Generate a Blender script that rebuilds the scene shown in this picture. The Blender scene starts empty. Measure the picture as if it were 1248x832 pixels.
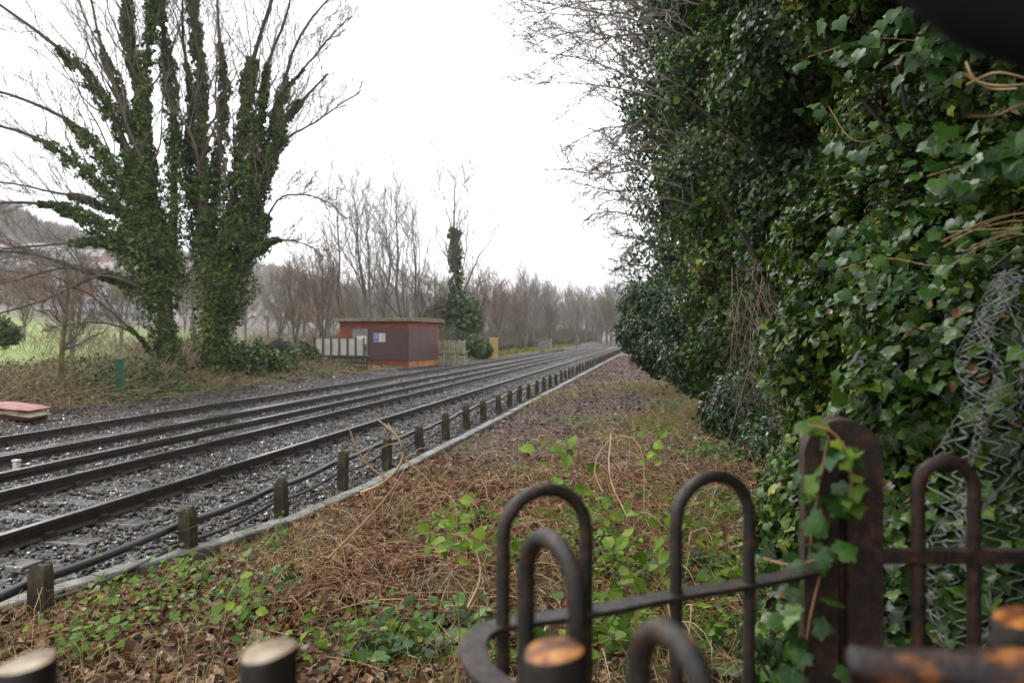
import bpy, math, random
import numpy as np
from mathutils import Vector, Matrix

scene = bpy.context.scene
COL = scene.collection
PI = math.pi
F = 900.0
TH = math.atan(176.0 / F)
CT, ST = math.cos(TH), math.sin(TH)
CAMH = 1.72

def W(px, py, z):
    """world point seen at photo pixel (px,py) at depth z metres"""
    r = (px - 624) / F * z
    return np.array([r * CT - z * ST, r * ST + z * CT, CAMH - (py - 408) / F * z])

# ------------------------------------------------------------------ materials
def nmat(name):
    m = bpy.data.materials.new(name)
    m.use_nodes = True
    nt = m.node_tree
    b = nt.nodes['Principled BSDF']
    return m, nt, b

def ramp(nt, stops):
    r = nt.nodes.new('ShaderNodeValToRGB')
    e = r.color_ramp.elements
    while len(e) < len(stops):
        e.new(0.5)
    for k, (p, c) in enumerate(stops):
        e[k].position = p
        e[k].color = (c[0], c[1], c[2], 1)
    return r

def noise(nt, scale, detail=4, rough=0.55, coord='Object'):
    tc = nt.nodes.new('ShaderNodeTexCoord')
    n = nt.nodes.new('ShaderNodeTexNoise')
    n.inputs['Scale'].default_value = scale
    n.inputs['Detail'].default_value = detail
    n.inputs['Roughness'].default_value = rough
    nt.links.new(tc.outputs[coord], n.inputs['Vector'])
    return n

def mixc(nt, fac, a, b, blend='MIX'):
    m = nt.nodes.new('ShaderNodeMix')
    m.data_type = 'RGBA'
    m.blend_type = blend
    for s, v in ((0, fac), (6, a), (7, b)):
        if hasattr(v, 'links') or hasattr(v, 'is_linked'):
            nt.links.new(v, m.inputs[s])
        elif s == 0:
            m.inputs[s].default_value = v
        else:
            m.inputs[s].default_value = (v[0], v[1], v[2], 1)
    return m.outputs[2]

def bump(nt, b, height, strength=0.4, dist=0.02):
    bp = nt.nodes.new('ShaderNodeBump')
    bp.inputs['Strength'].default_value = strength
    bp.inputs['Distance'].default_value = dist
    nt.links.new(height, bp.inputs['Height'])
    nt.links.new(bp.outputs[0], b.inputs['Normal'])

def noise_mat(name, stops, scale=5, rough=0.7, bstr=0.4, bdist=0.01, detail=6, metal=0, spec=0.5, rr=None, bscale=None):
    m, nt, b = nmat(name)
    n = noise(nt, scale, detail, 0.65)
    r = ramp(nt, stops)
    nt.links.new(n.outputs['Fac'], r.inputs[0])
    nt.links.new(r.outputs[0], b.inputs['Base Color'])
    b.inputs['Roughness'].default_value = rough
    b.inputs['Metallic'].default_value = metal
    b.inputs['Specular IOR Level'].default_value = spec
    if rr:
        r2 = ramp(nt, [(0.3, (rr[0],) * 3), (0.7, (rr[1],) * 3)])
        n3 = noise(nt, scale * 1.7, 4)
        nt.links.new(n3.outputs['Fac'], r2.inputs[0])
        nt.links.new(r2.outputs[0], b.inputs['Roughness'])
    if bstr:
        n2 = noise(nt, bscale or scale * 4, 6, 0.7)
        bump(nt, b, n2.outputs['Fac'], bstr, bdist)
    return m

def tint_mat(name, stops, rough=0.45, trans=0.0, spec=0.5, nscale=0, ntint=None, veins=False):
    """each leaf/stone carries its own random 'tint' value that picks its colour"""
    m, nt, b = nmat(name)
    a = nt.nodes.new('ShaderNodeAttribute')
    a.attribute_name = 'tint'
    r = ramp(nt, stops)
    nt.links.new(a.outputs['Fac'], r.inputs[0])
    col = r.outputs[0]
    if nscale:
        n = noise(nt, nscale, 5, 0.7)
        rn = ramp(nt, [(0.35, ntint[0]), (0.65, ntint[1])])
        nt.links.new(n.outputs['Fac'], rn.inputs[0])
        col = mixc(nt, 1.0, col, rn.outputs[0], 'MULTIPLY')
    if veins:
        la = nt.nodes.new('ShaderNodeAttribute'); la.attribute_name = 'leafpos'
        sp = nt.nodes.new('ShaderNodeSeparateXYZ'); nt.links.new(la.outputs['Vector'], sp.inputs[0])
        def mth(op, x, y=None):
            q = nt.nodes.new('ShaderNodeMath'); q.operation = op
            for k_, v_ in enumerate((x, y)):
                if v_ is None: continue
                if isinstance(v_, (int, float)): q.inputs[k_].default_value = v_
                else: nt.links.new(v_, q.inputs[k_])
            return q.outputs[0]
        an = mth('ARCTAN2', sp.outputs[0], sp.outputs[1])
        ln_ = nt.nodes.new('ShaderNodeVectorMath'); ln_.operation = 'LENGTH'; nt.links.new(la.outputs['Vector'], ln_.inputs[0])
        dist = mth('MULTIPLY', mth('ABSOLUTE', mth('SINE', mth('MULTIPLY', an, 3.4))), ln_.outputs['Value'])
        vr = ramp(nt, [(.0, (1, 1, 1)), (.035, (.5, .5, .5)), (.09, (0, 0, 0))]); nt.links.new(dist, vr.inputs[0])
        vf = mth('MULTIPLY', vr.outputs[0], .38)
        col = mixc(nt, vf, col, (.20, .27, .12))
    nt.links.new(col, b.inputs['Base Color'])
    b.inputs['Roughness'].default_value = rough
    b.inputs['Specular IOR Level'].default_value = spec
    if trans:
        out = nt.nodes['Material Output']
        t = nt.nodes.new('ShaderNodeBsdfTranslucent')
        nt.links.new(col, t.inputs['Color'])
        mx = nt.nodes.new('ShaderNodeMixShader')
        mx.inputs[0].default_value = trans
        nt.links.new(b.outputs[0], mx.inputs[1])
        nt.links.new(t.outputs[0], mx.inputs[2])
        nt.links.new(mx.outputs[0], out.inputs['Surface'])
    return m

M = {}
M['ivy'] = tint_mat('ivy_leaf', [(0, (.008, .022, .003)), (.35, (.022, .056, .005)), (.65, (.052, .115, .009)), (.88, (.13, .21, .016)), (1, (.30, .33, .045))], .36, .25, .3)
M['ivyveined'] = tint_mat('ivy_leaf_veined', [(0, (.008, .022, .003)), (.35, (.022, .056, .005)), (.65, (.052, .115, .009)), (.88, (.13, .21, .016)), (1, (.30, .33, .045))], .36, .25, .3, veins=True)
M['ivyfar'] = tint_mat('ivy_leaf_far', [(0, (.014, .034, .007)), (.45, (.036, .074, .014)), (.8, (.085, .135, .022)), (1, (.20, .23, .045))], .45, .2, .3)
M['laurel'] = tint_mat('laurel_leaf', [(0, (.010, .030, .007)), (.6, (.026, .066, .014)), (1, (.07, .13, .025))], .28, .12, .45)
M['bright'] = tint_mat('bramble_leaf', [(0, (.05, .10, .010)), (.5, (.13, .23, .018)), (1, (.30, .42, .045))], .5, .35, .25)
M['moss'] = tint_mat('moss_grass', [(0, (.07, .09, .012)), (.5, (.15, .18, .022)), (.8, (.24, .26, .05)), (1, (.36, .30, .12))], .7, .3, .2)
M['litter'] = tint_mat('fallen_leaf', [(0, (.040, .016, .008)), (.3, (.12, .048, .018)), (.6, (.24, .105, .04)), (.85, (.34, .19, .10)), (1, (.50, .40, .30))], .42, .15, .4)
M['litter2'] = tint_mat('fallen_leaf_dark', [(0, (.035, .018, .012)), (.4, (.11, .058, .042)), (.75, (.21, .125, .095)), (1, (.42, .34, .29))], .38, .1, .45)
M['stone'] = tint_mat('ballast_stone', [(0, (.014, .011, .009)), (.5, (.052, .042, .034)), (.8, (.125, .105, .085)), (.94, (.21, .19, .16)), (1, (.30, .285, .255))], .3, 0, .6, 22, ((.55, .48, .42), (1, 1, 1)))
M['twig'] = tint_mat('bare_twig', [(0, (.06, .042, .030)), (.6, (.12, .09, .065)), (1, (.20, .165, .13))], .8)
M['twigred'] = tint_mat('reddish_twig', [(0, (.11, .07, .05)), (.6, (.18, .125, .09)), (1, (.28, .21, .16))], .8)
M['twiggrey'] = tint_mat('grey_twig', [(0, (.13, .11, .10)), (1, (.26, .22, .19))], .8)
M['dry'] = tint_mat('dry_stem', [(0, (.13, .05, .02)), (.4, (.28, .13, .05)), (.75, (.42, .25, .11)), (1, (.60, .46, .27))], .6)
M['strawstem'] = tint_mat('straw_stem', [(0, (.36, .23, .10)), (1, (.5, .37, .2))], .5)
M['orangestem'] = tint_mat('orange_stem', [(0, (.16, .09, .03)), (1, (.34, .22, .08))], .5)
M['bark'] = noise_mat('bark', [(.3, (.03, .022, .016)), (.6, (.09, .07, .05)), (.8, (.14, .125, .09))], 9, .85, .8, .02)
M['barkgreen'] = noise_mat('mossy_bark', [(.3, (.05, .045, .02)), (.6, (.15, .12, .04)), (.8, (.24, .20, .06))], 6, .85, .8, .02)
M['barkgrey'] = noise_mat('grey_bark', [(.3, (.07, .06, .05)), (.7, (.18, .155, .13))], 8, .85, .6, .02)
M['iron'] = noise_mat('black_iron', [(.3, (.009, .008, .007)), (.52, (.022, .016, .012)), (.6, (.06, .028, .013)), (.75, (.11, .055, .025))], 38, .42, .9, .003, rr=(.22, .7), spec=.6, bscale=120)
M['ironrust'] = noise_mat('rusty_iron', [(.3, (.008, .005, .004)), (.48, (.026, .012, .007)), (.6, (.06, .022, .010)), (.75, (.13, .05, .02))], 22, .6, 1.0, .005, rr=(.35, .85), bscale=70)
M['rail'] = noise_mat('rusty_rail', [(.3, (.012, .009, .007)), (.55, (.032, .020, .014)), (.75, (.06, .034, .02))], 10, .5, .4, .003, rr=(.35, .7))
M['railtop'] = noise_mat('worn_rail_top', [(.3, (.22, .21, .20)), (.7, (.50, .48, .46))], 6, .25, .1, .001, metal=.85)
M['concrete'] = noise_mat('concrete', [(.3, (.05, .05, .035)), (.5, (.15, .145, .13)), (.7, (.29, .28, .26))], 4.5, .6, .5, .006, rr=(.35, .75))
M['sleeper'] = noise_mat('wet_sleeper', [(.3, (.035, .032, .028)), (.7, (.13, .12, .11))], 9, .3, .4, .004, rr=(.10, .45), spec=.7)
M['post'] = noise_mat('mossy_post', [(.3, (.022, .015, .009)), (.5, (.05, .036, .018)), (.7, (.10, .095, .025))], 8, .85, .7, .006)
M['pipe'] = noise_mat('black_pipe', [(.3, (.012, .012, .013)), (.7, (.035, .035, .037))], 6, .35, .2, .002, spec=.6)
M['white'] = noise_mat('dirty_white', [(.3, (.42, .41, .38)), (.7, (.68, .67, .64))], 3, .6, .2, .004)

# ------------------------------------------------------------------ mesh plumbing
def put(name, me, parent=None, label=None, cat=None, group=None, kind=None):
    o = bpy.data.objects.new(name, me)
    COL.objects.link(o)
    if parent is not None:
        o.parent = parent
        # parents here always sit unrotated: keep world placement
        o.matrix_parent_inverse = Matrix.Translation(-Vector(parent.location))
    tag(o, label, cat, group, kind)
    return o

def tag(o, label=None, cat=None, group=None, kind=None):
    if label: o['label'] = label
    if cat: o['category'] = cat
    if group: o['group'] = group
    if kind: o['kind'] = kind

def empty(name, loc, label, cat, group=None):
    o = bpy.data.objects.new(name, None)
    o.location = Vector([float(v) for v in loc])
    o.empty_display_size = .2
    COL.objects.link(o)
    tag(o, label, cat, group)
    return o

class Acc:
    """collects geometry for ONE mesh object"""
    veins = False
    def __init__(s):
        s.v, s.li, s.lt, s.mi, s.ti, s.n = [], [], [], [], [], 0
        s.lc = []
    def add(s, v, loops, totals, mi=0, tint=None):
        v = np.asarray(v, dtype=np.float32).reshape(-1, 3)
        s.v.append(v)
        s.li.append(np.asarray(loops, dtype=np.int32).ravel() + s.n)
        totals = np.asarray(totals, dtype=np.int32)
        s.lt.append(totals)
        s.mi.append(np.full(len(totals), mi, dtype=np.int32) if np.isscalar(mi) else np.asarray(mi, dtype=np.int32))
        if tint is None: tint = .5
        s.ti.append(np.full(len(v), tint, dtype=np.float32) if np.isscalar(tint) else np.asarray(tint, dtype=np.float32))
        s.n += len(v)
    def faces(s, v, fs, mi=0, tint=None):
        s.add(v, [i for f in fs for i in f], [len(f) for f in fs], mi, tint)
    def scatter(s, tpl, pos, X, Y, Z, sc, tint, mi=0):
        tv, tl, tt = tpl
        n = len(pos)
        if n == 0: return
        sc = np.broadcast_to(np.asarray(sc, dtype=np.float64), (n,))
        v = (tv[None, :, 0, None] * X[:, None, :] + tv[None, :, 1, None] * Y[:, None, :] + tv[None, :, 2, None] * Z[:, None, :]) * sc[:, None, None] + pos[:, None, :]
        k = len(tv)
        s.lc.append((s.n, np.tile(tv[:, :2] - np.array([0, .12]), (n, 1))))
        loops = (tl[None, :] + (np.arange(n) * k)[:, None]).ravel()
        s.add(v.reshape(-1, 3), loops, np.tile(tt, n), mi, np.repeat(tint, k))
    def tubes(s, P, R, sides=4, tint=.5, mi=0, cap=False):
        """P (B,K,3) R (B,K)"""
        P = np.asarray(P, dtype=np.float64); R = np.asarray(R, dtype=np.float64)
        B, K, _ = P.shape
        T = np.gradient(P, axis=1)
        T /= np.linalg.norm(T, axis=2, keepdims=True) + 1e-9
        ref = np.where(np.abs(T[:, :1, 2:3]) > .8, np.array([[[1., 0, 0]]]), np.array([[[0, 0, 1.]]]))
        A = np.cross(T, ref); A /= np.linalg.norm(A, axis=2, keepdims=True) + 1e-9
        Bn = np.cross(T, A)
        ang = np.arange(sides) * 2 * PI / sides
        V = P[:, :, None, :] + R[:, :, None, None] * (np.cos(ang)[None, None, :, None] * A[:, :, None, :] + np.sin(ang)[None, None, :, None] * Bn[:, :, None, :])
        b = np.arange(B)[:, None, None] * K * sides
        k = np.arange(K - 1)[None, :, None] * sides
        i = np.arange(sides)[None, None, :]; j = (i + 1) % sides
        q = np.stack([b + k + i, b + k + j, b + k + sides + j, b + k + sides + i], axis=-1)
        t = np.broadcast_to(np.asarray(tint, dtype=np.float64), (B,))
        loops, tot = q.ravel(), np.full(B * (K - 1) * sides, 4)
        if cap:
            c0 = (np.arange(B)[:, None] * K * sides + np.arange(sides)[None, ::-1]).ravel()
            c1 = (np.arange(B)[:, None] * K * sides + (K - 1) * sides + np.arange(sides)[None, :]).ravel()
            loops = np.concatenate([loops, c0, c1]); tot = np.concatenate([tot, np.full(2 * B, sides)])
        s.add(V.reshape(-1, 3), loops, tot, mi, np.repeat(t, K * sides))
    def box(s, lo, hi, mi=0, rot=None, c=None):
        x0, y0, z0 = lo; x1, y1, z1 = hi
        v = np.array([[x0, y0, z0], [x1, y0, z0], [x1, y1, z0], [x0, y1, z0], [x0, y0, z1], [x1, y0, z1], [x1, y1, z1], [x0, y1, z1]], dtype=float)
        s.faces(v, [(3, 2, 1, 0), (4, 5, 6, 7), (0, 1, 5, 4), (1, 2, 6, 5), (2, 3, 7, 6), (3, 0, 4, 7)], mi)
    def build(s, name, mats, parent=None, smooth=False, bevel=0, **kw):
        me = bpy.data.meshes.new(name)
        if s.v:
            v = np.concatenate(s.v); li = np.concatenate(s.li); lt = np.concatenate(s.lt)
            mi = np.concatenate(s.mi); ti = np.concatenate(s.ti)
            me.vertices.add(len(v)); me.vertices.foreach_set('co', v.ravel())
            me.loops.add(len(li)); me.loops.foreach_set('vertex_index', li)
            me.polygons.add(len(lt))
            st = np.zeros(len(lt), dtype=np.int32); st[1:] = np.cumsum(lt)[:-1]
            me.polygons.foreach_set('loop_start', st)
            me.polygons.foreach_set('loop_total', lt)
            me.polygons.foreach_set('material_index', mi)
            me.polygons.foreach_set('use_smooth', np.full(len(lt), smooth, dtype=bool))
            a = me.attributes.new('tint', 'FLOAT', 'POINT'); a.data.foreach_set('value', ti)
            if s.lc and s.veins:
                lc = np.zeros((len(v), 3), dtype=np.float32)
                for st_, q in s.lc: lc[st_:st_ + len(q), :2] = q
                at = me.attributes.new('leafpos', 'FLOAT_VECTOR', 'POINT'); at.data.foreach_set('vector', lc.ravel())
            me.update(calc_edges=True)
        for m in (mats if isinstance(mats, (list, tuple)) else [mats]):
            me.materials.append(m)
        o = put(name, me, parent, **kw)
        if bevel:
            b = o.modifiers.new('bevel', 'BEVEL'); b.width = bevel; b.segments = 2; b.limit_method = 'ANGLE'
        return o

def tpl(v, fs):
    return (np.array(v, dtype=float), np.array([i for f in fs for i in f], dtype=np.int32), np.array([len(f) for f in fs], dtype=np.int32))

# ivy leaf, five lobed, folded on its midrib; +y is the tip, +z the upper face
IVY = tpl([(0, .12, 0), (0, .38, .03), (0, .70, .01), (0, 1.04, -.13),
           (.16, -.02, .0), (.36, .02, .01), (.45, .17, .03), (.44, .30, .04), (.60, .40, .0), (.53, .52, .02), (.36, .60, .04), (.22, .80, -.01),
           (-.16, -.02, .0), (-.36, .02, .01), (-.45, .17, .03), (-.44, .30, .04), (-.60, .40, .0), (-.53, .52, .02), (-.36, .60, .04), (-.22, .80, -.01)],
          [(0, 4, 5, 6, 1), (1, 6, 7), (1, 7, 8, 9, 10), (1, 10, 2), (2, 10, 11, 3), (0, 1, 14, 13, 12), (1, 15, 14), (1, 18, 17, 16, 15), (1, 2, 18), (2, 3, 19, 18)])
IVYS = tpl([(0, 0, 0), (0, 1, -.12), (.42, .1, .04), (.5, .4, 0), (-.42, .1, .04), (-.5, .4, 0)],
           [(0, 2, 3, 1), (0, 1, 5, 4)])
OVAL = tpl([(0, 0, 0), (0, .5, -.04), (0, 1, -.18), (.22, .25, .05), (.26, .6, .02), (-.22, .25, .05), (-.26, .6, .02)],
           [(0, 3, 4, 1), (1, 4, 2), (0, 1, 6, 5), (1, 2, 6)])
DIAM = tpl([(0, 0, 0), (.38, .45, .06), (0, 1, -.1), (-.38, .45, .06)], [(0, 1, 2), (0, 2, 3)])
CRUMP = tpl([(0, 0, 0), (.32, .25, .16), (.28, .7, .02), (0, 1, .12), (-.3, .65, .18), (-.3, .25, .02), (.02, .5, -.04)],
            [(0, 1, 6), (1, 2, 6), (2, 3, 6), (3, 4, 6), (4, 5, 6), (5, 0, 6)])
BLADE = tpl([(-.04, 0, 0), (.04, 0, 0), (.03, .55, .06), (0, 1, .3), (-.03, .55, .06)], [(0, 1, 2, 4), (4, 2, 3)])

def unit(a):
    return a / (np.linalg.norm(a, axis=-1, keepdims=True) + 1e-9)

def leaf_frames(rng, normal, tipdir):
    Z = unit(normal)
    Y = unit(tipdir - (tipdir * Z).sum(1, keepdims=True) * Z)
    X = np.cross(Y, Z)
    return X, Y, Z

def wob(p, seed, f=1.0):
    """cheap smooth 3-D noise in about -1..1"""
    r = np.random.default_rng(seed)
    out = np.zeros(len(p))
    for k in range(6):
        d = r.normal(size=3) * f * (1.0 + .6 * k)
        out += np.sin(p @ d + r.uniform(0, 6.28)) / (1 + .45 * k)
    return out / 2.2

def resample(pts, K):
    pts = np.asarray(pts, dtype=float)
    d = np.r_[0, np.cumsum(np.linalg.norm(np.diff(pts, axis=0), axis=1))]
    t = np.linspace(0, d[-1], K)
    # smooth-ish: linear sample then light smoothing
    q = np.stack([np.interp(t, d, pts[:, k]) for k in range(3)], 1)
    for _ in range(2):
        q[1:-1] = .25 * q[:-2] + .5 * q[1:-1] + .25 * q[2:]
    return q

def grow(P, R, rng, n, lr, ang=(.5, 1.0), up=.15, K=5, t0=.25, t1=.98, rr=.5, rmin=.004, wig=.12, lens=None, taper=.25, bias=None, rtop=.9):
    """children of every branch in P; returns (B*n,K,3),(B*n,K)"""
    B, Kp, _ = P.shape
    par = np.repeat(np.arange(B), n)
    N = len(par)
    if N == 0: return np.zeros((0, K, 3)), np.zeros((0, K))
    t = np.clip((np.tile(np.arange(n), B) + rng.uniform(0, 1, N)) / n, 0, 1) * (t1 - t0) + t0
    f = t * (Kp - 1); i0 = np.minimum(f.astype(int), Kp - 2); fr = (f - i0)[:, None]
    base = P[par, i0] * (1 - fr) + P[par, i0 + 1] * fr
    tan = unit(P[par, i0 + 1] - P[par, i0])
    pr = R[par, i0] * (1 - fr[:, 0]) + R[par, i0 + 1] * fr[:, 0]
    L = np.linalg.norm(np.diff(P, axis=1), axis=2).sum(1)[par] if lens is None else np.broadcast_to(lens, (N,))
    ln = L * lr * rng.uniform(.6, 1.2, N) * (1.15 - .6 * t)
    perp = rng.normal(size=(N, 3)); perp = unit(perp - (perp * tan).sum(1, keepdims=True) * tan)
    a = rng.uniform(ang[0], ang[1], N)[:, None]
    d = unit(tan * np.cos(a) + perp * np.sin(a) + np.array([0, 0, up]))
    if bias is not None: d = unit(d + np.asarray(bias))
    s = np.linspace(0, 1, K)[None, :, None]
    w = np.cumsum(rng.normal(size=(N, K, 3)), axis=1); w[:, 0] = 0
    pts = base[:, None] + d[:, None] * s * ln[:, None, None] + w * (ln * wig / K ** .5)[:, None, None] + np.array([0, 0, up * .8]) * (s ** 2) * ln[:, None, None]
    r0 = np.maximum(np.minimum(pr * rr * rng.uniform(.8, 1.2, N), pr * rtop), rmin)
    rad = r0[:, None] * (1 - (1 - taper) * np.linspace(0, 1, K)[None])
    return pts, np.maximum(rad, rmin * .5)

RNG = np.random.default_rng(11)

# ------------------------------------------------------------------ terrain
def sstep(a, b, x):
    t = np.clip((x - a) / (b - a), 0, 1)
    return t * t * (3 - 2 * t)

def kerb_x(y):
    return -np.interp(y, [2.9, 3.9, 4.8, 5.6, 6.6, 8, 12, 100], [4.6, 4.05, 3.78, 3.50, 3.30, 3.22, 3.18, 3.15])

def hill(L):
    return np.interp(L, [14, 20, 30, 70, 110, 160, 240, 350, 420, 600, 1500], [0, -.15, -.1, 2.6, 6.5, 16, 37, 70, 77, 72, 52])

def ground_z(x, y):
    L = -x
    z = np.zeros_like(x, dtype=float)
    p = np.stack([x, y, np.zeros_like(x)], -1).reshape(-1, 3)
    n1 = wob(p, 3, .9).reshape(x.shape); n2 = wob(p, 4, 3.1).reshape(x.shape)
    kx = kerb_x(y)
    verge = sstep(kx - .10, kx + .06, x)
    z = np.where(x > kx - .10, verge * (.03 * n1 + .018 * n2 + .02 - .06 * sstep(.45, .08, x - kx)) + (1 - verge) * -.12, -.24)
    far = sstep(12.2, 13.2, L)
    z = z * (1 - far) + far * (-.02 + .05 * n1 + .03 * n2)
    z = z + np.where(L > 14, hill(L), 0)
    n3 = wob(p, 5, .012).reshape(x.shape)
    z = z + n3 * np.clip((L - 100) / 200, 0, 1) * 9
    z = z + .16 * sstep(3.0, 1.2, y) * sstep(-2.5, -1, x)
    z = z + .22 * np.clip(x - 1.4, 0, 8)
    # hill closes the valley far ahead
    z = np.where(L > 100, 4 + (z - 4) * np.interp(y, [300, 900], [1, .55]), z) + sstep(500, 1500, y) * 24
    return z

def gz(x, y):
    return float(ground_z(np.array([float(x)]), np.array([float(y)]))[0])

def G(px, z, dz=0.0):
    """a point standing on the ground at photo column px, depth z"""
    p = W(px, 408, z)
    p[2] = gz(p[0], p[1]) + dz
    return p

def grid(xs, ys, fz):
    X, Y = np.meshgrid(xs, ys)
    Z = fz(X, Y)
    v = np.stack([X, Y, Z], -1).reshape(-1, 3)
    nx, ny = len(xs), len(ys)
    i = (np.arange(ny - 1)[:, None] * nx + np.arange(nx - 1)[None]).ravel()
    q = np.stack([i, i + 1, i + nx + 1, i + nx], -1)
    return v, q.ravel(), np.full(len(i), 4)

def sched(a, *segs):
    out = [a]
    for end, st in segs:
        n = max(1, int(round((end - out[-1]) / st)))
        out += list(np.linspace(out[-1], end, n + 1)[1:])
    return np.array(out)

def make_ground_material():
    m, nt, b = nmat('ground_soil')
    tc = nt.nodes.new('ShaderNodeTexCoord')
    sx = nt.nodes.new('ShaderNodeSeparateXYZ')
    nt.links.new(tc.outputs['Object'], sx.inputs[0])
    def mr(src, a, b2, c=0, d=1):
        n = nt.nodes.new('ShaderNodeMapRange'); n.interpolation_type = 'SMOOTHSTEP'
        nt.links.new(src, n.inputs[0])
        for k, v in zip((1, 2, 3, 4), (a, b2, c, d)): n.inputs[k].default_value = v
        return n.outputs[0]
    fine = noise(nt, 9, 8, .75)
    soil = ramp(nt, [(.3, (.025, .014, .009)), (.5, (.07, .038, .025)), (.62, (.12, .068, .046)), (.75, (.20, .14, .11))])
    nt.links.new(fine.outputs['Fac'], soil.inputs[0])
    big = noise(nt, .9, 4, .6)
    mossr = ramp(nt, [(.60, (0, 0, 0)), (.72, (.7, .7, .7))])
    nt.links.new(big.outputs['Fac'], mossr.inputs[0])
    mossc = ramp(nt, [(.35, (.045, .055, .015)), (.65, (.14, .16, .04))])
    nt.links.new(fine.outputs['Fac'], mossc.inputs[0])
    near = mixc(nt, mossr.outputs[0], soil.outputs[0], mossc.outputs[0])
    # field grass
    fn = noise(nt, .22, 6, .7)
    fieldc = ramp(nt, [(.3, (.09, .135, .015)), (.5, (.165, .22, .025)), (.7, (.23, .24, .05))])
    nt.links.new(fn.outputs['Fac'], fieldc.inputs[0])
    # woodland floor / hill
    wn = noise(nt, .05, 8, .75)
    woodc = ramp(nt, [(.35, (.05, .045, .035)), (.5, (.10, .075, .055)), (.65, (.13, .10, .075))])
    nt.links.new(wn.outputs['Fac'], woodc.inputs[0])
    f1 = mr(sx.outputs[0], -22, -27)
    f2 = mr(sx.outputs[0], -95, -120)
    fy = mr(sx.outputs[1], 70, 110)
    c = mixc(nt, f1, near, fieldc.outputs[0])
    c = mixc(nt, f2, c, woodc.outputs[0])
    mx = nt.nodes.new('ShaderNodeMath'); mx.operation = 'MULTIPLY'
    nt.links.new(fy, mx.inputs[0]); nt.links.new(f1, mx.inputs[1])
    c = mixc(nt, mx.outputs[0], c, woodc.outputs[0])
    nt.links.new(c, b.inputs['Base Color'])
    b.inputs['Roughness'].default_value = .75
    n2 = noise(nt, 30, 6, .8)
    bump(nt, b, n2.outputs['Fac'], .8, .03)
    return m

xs = sched(-1500, (-500, 40), (-120, 14), (-30, 4), (-13, 1), (-5, .5), (3.2, .08), (8, .5), (60, 6), (360, 50))
ys = sched(-90, (-10, 10), (0, 1), (1.6, .3), (14, .1), (30, .4), (70, 2), (200, 10), (700, 40), (2400, 120))
a = Acc(); a.add(*grid(xs, ys, ground_z))
a.build('ground', make_ground_material(), smooth=True, kind='structure', label='leaf strewn verge with field and wooded hillside beyond the railway')

# ballast bed
def ballast_z(x, y):
    L = -x
    p = np.stack([x, y, np.zeros_like(x)], -1).reshape(-1, 3)
    n = wob(p, 8, 4.0).reshape(x.shape)
    z = -.105 + .012 * n
    six = np.exp(-((L - 8.1) / .5) ** 2) * -.01
    z = z + six - .10 * sstep(11.9, 12.8, L) - .05 * sstep(4.6, 3.3, L)
    return z

def make_ballast_material():
    m, nt, b = nmat('ballast')
    tc = nt.nodes.new('ShaderNodeTexCoord')
    vo = nt.nodes.new('ShaderNodeTexVoronoi'); vo.inputs['Scale'].default_value = 19
    nt.links.new(tc.outputs['Object'], vo.inputs['Vector'])
    r = ramp(nt, [(0, (.03, .026, .022)), (.5, (.085, .075, .065)), (1, (.24, .22, .20))])
    s = nt.nodes.new('ShaderNodeSeparateColor'); nt.links.new(vo.outputs['Color'], s.inputs[0])
    nt.links.new(s.outputs[0], r.inputs[0])
    d = ramp(nt, [(.1, (1, 1, 1)), (.7, (.45, .43, .42))])
    nt.links.new(vo.outputs['Distance'], d.inputs[0])
    c = mixc(nt, 1, r.outputs[0], d.outputs[0], 'MULTIPLY')
    nt.links.new(c, b.inputs['Base Color'])
    b.inputs['Roughness'].default_value = .45
    inv = nt.nodes.new('ShaderNodeMath'); inv.operation = 'SUBTRACT'; inv.inputs[0].default_value = 1
    nt.links.new(vo.outputs['Distance'], inv.inputs[1])
    bump(nt, b, inv.outputs[0], 1.0, .03)
    return m
a = Acc()
a.add(*grid(sched(-12.8, (-3.28, .3)), sched(-8, (0, 1), (30, .35), (80, 1.5), (420, 12)), ballast_z))
a.build('ballast_bed', make_ballast_material(), smooth=True, kind='structure', label='grey stone ballast bed under the two railway tracks')

# individual ballast stones (uncountable -> stuff)
def ico():
    t = (1 + 5 ** .5) / 2
    v = np.array([(-1, t, 0), (1, t, 0), (-1, -t, 0), (1, -t, 0), (0, -1, t), (0, 1, t), (0, -1, -t), (0, 1, -t), (t, 0, -1), (t, 0, 1), (-t, 0, -1), (-t, 0, 1)], float)
    v /= np.linalg.norm(v[0])
    f = [(0, 11, 5), (0, 5, 1), (0, 1, 7), (0, 7, 10), (0, 10, 11), (1, 5, 9), (5, 11, 4), (11, 10, 2), (10, 7, 6), (7, 1, 8), (3, 9, 4), (3, 4, 2), (3, 2, 6), (3, 6, 8), (3, 8, 9), (4, 9, 5), (2, 4, 11), (6, 2, 10), (8, 6, 7), (9, 8, 1)]
    return v, f
ICO = ico()
OCT = (np.array([(1, 0, 0), (-1, 0, 0), (0, 1, 0), (0, -1, 0), (0, 0, 1), (0, 0, -1)], float), [(0, 2, 4), (2, 1, 4), (1, 3, 4), (3, 0, 4), (2, 0, 5), (1, 2, 5), (3, 1, 5), (0, 3, 5)])

def rand_frames(rng, n):
    Z = unit(rng.normal(size=(n, 3))); t = rng.normal(size=(n, 3))
    Y = unit(t - (t * Z).sum(1, keepdims=True) * Z)
    return np.cross(Y, Z), Y, Z

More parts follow.
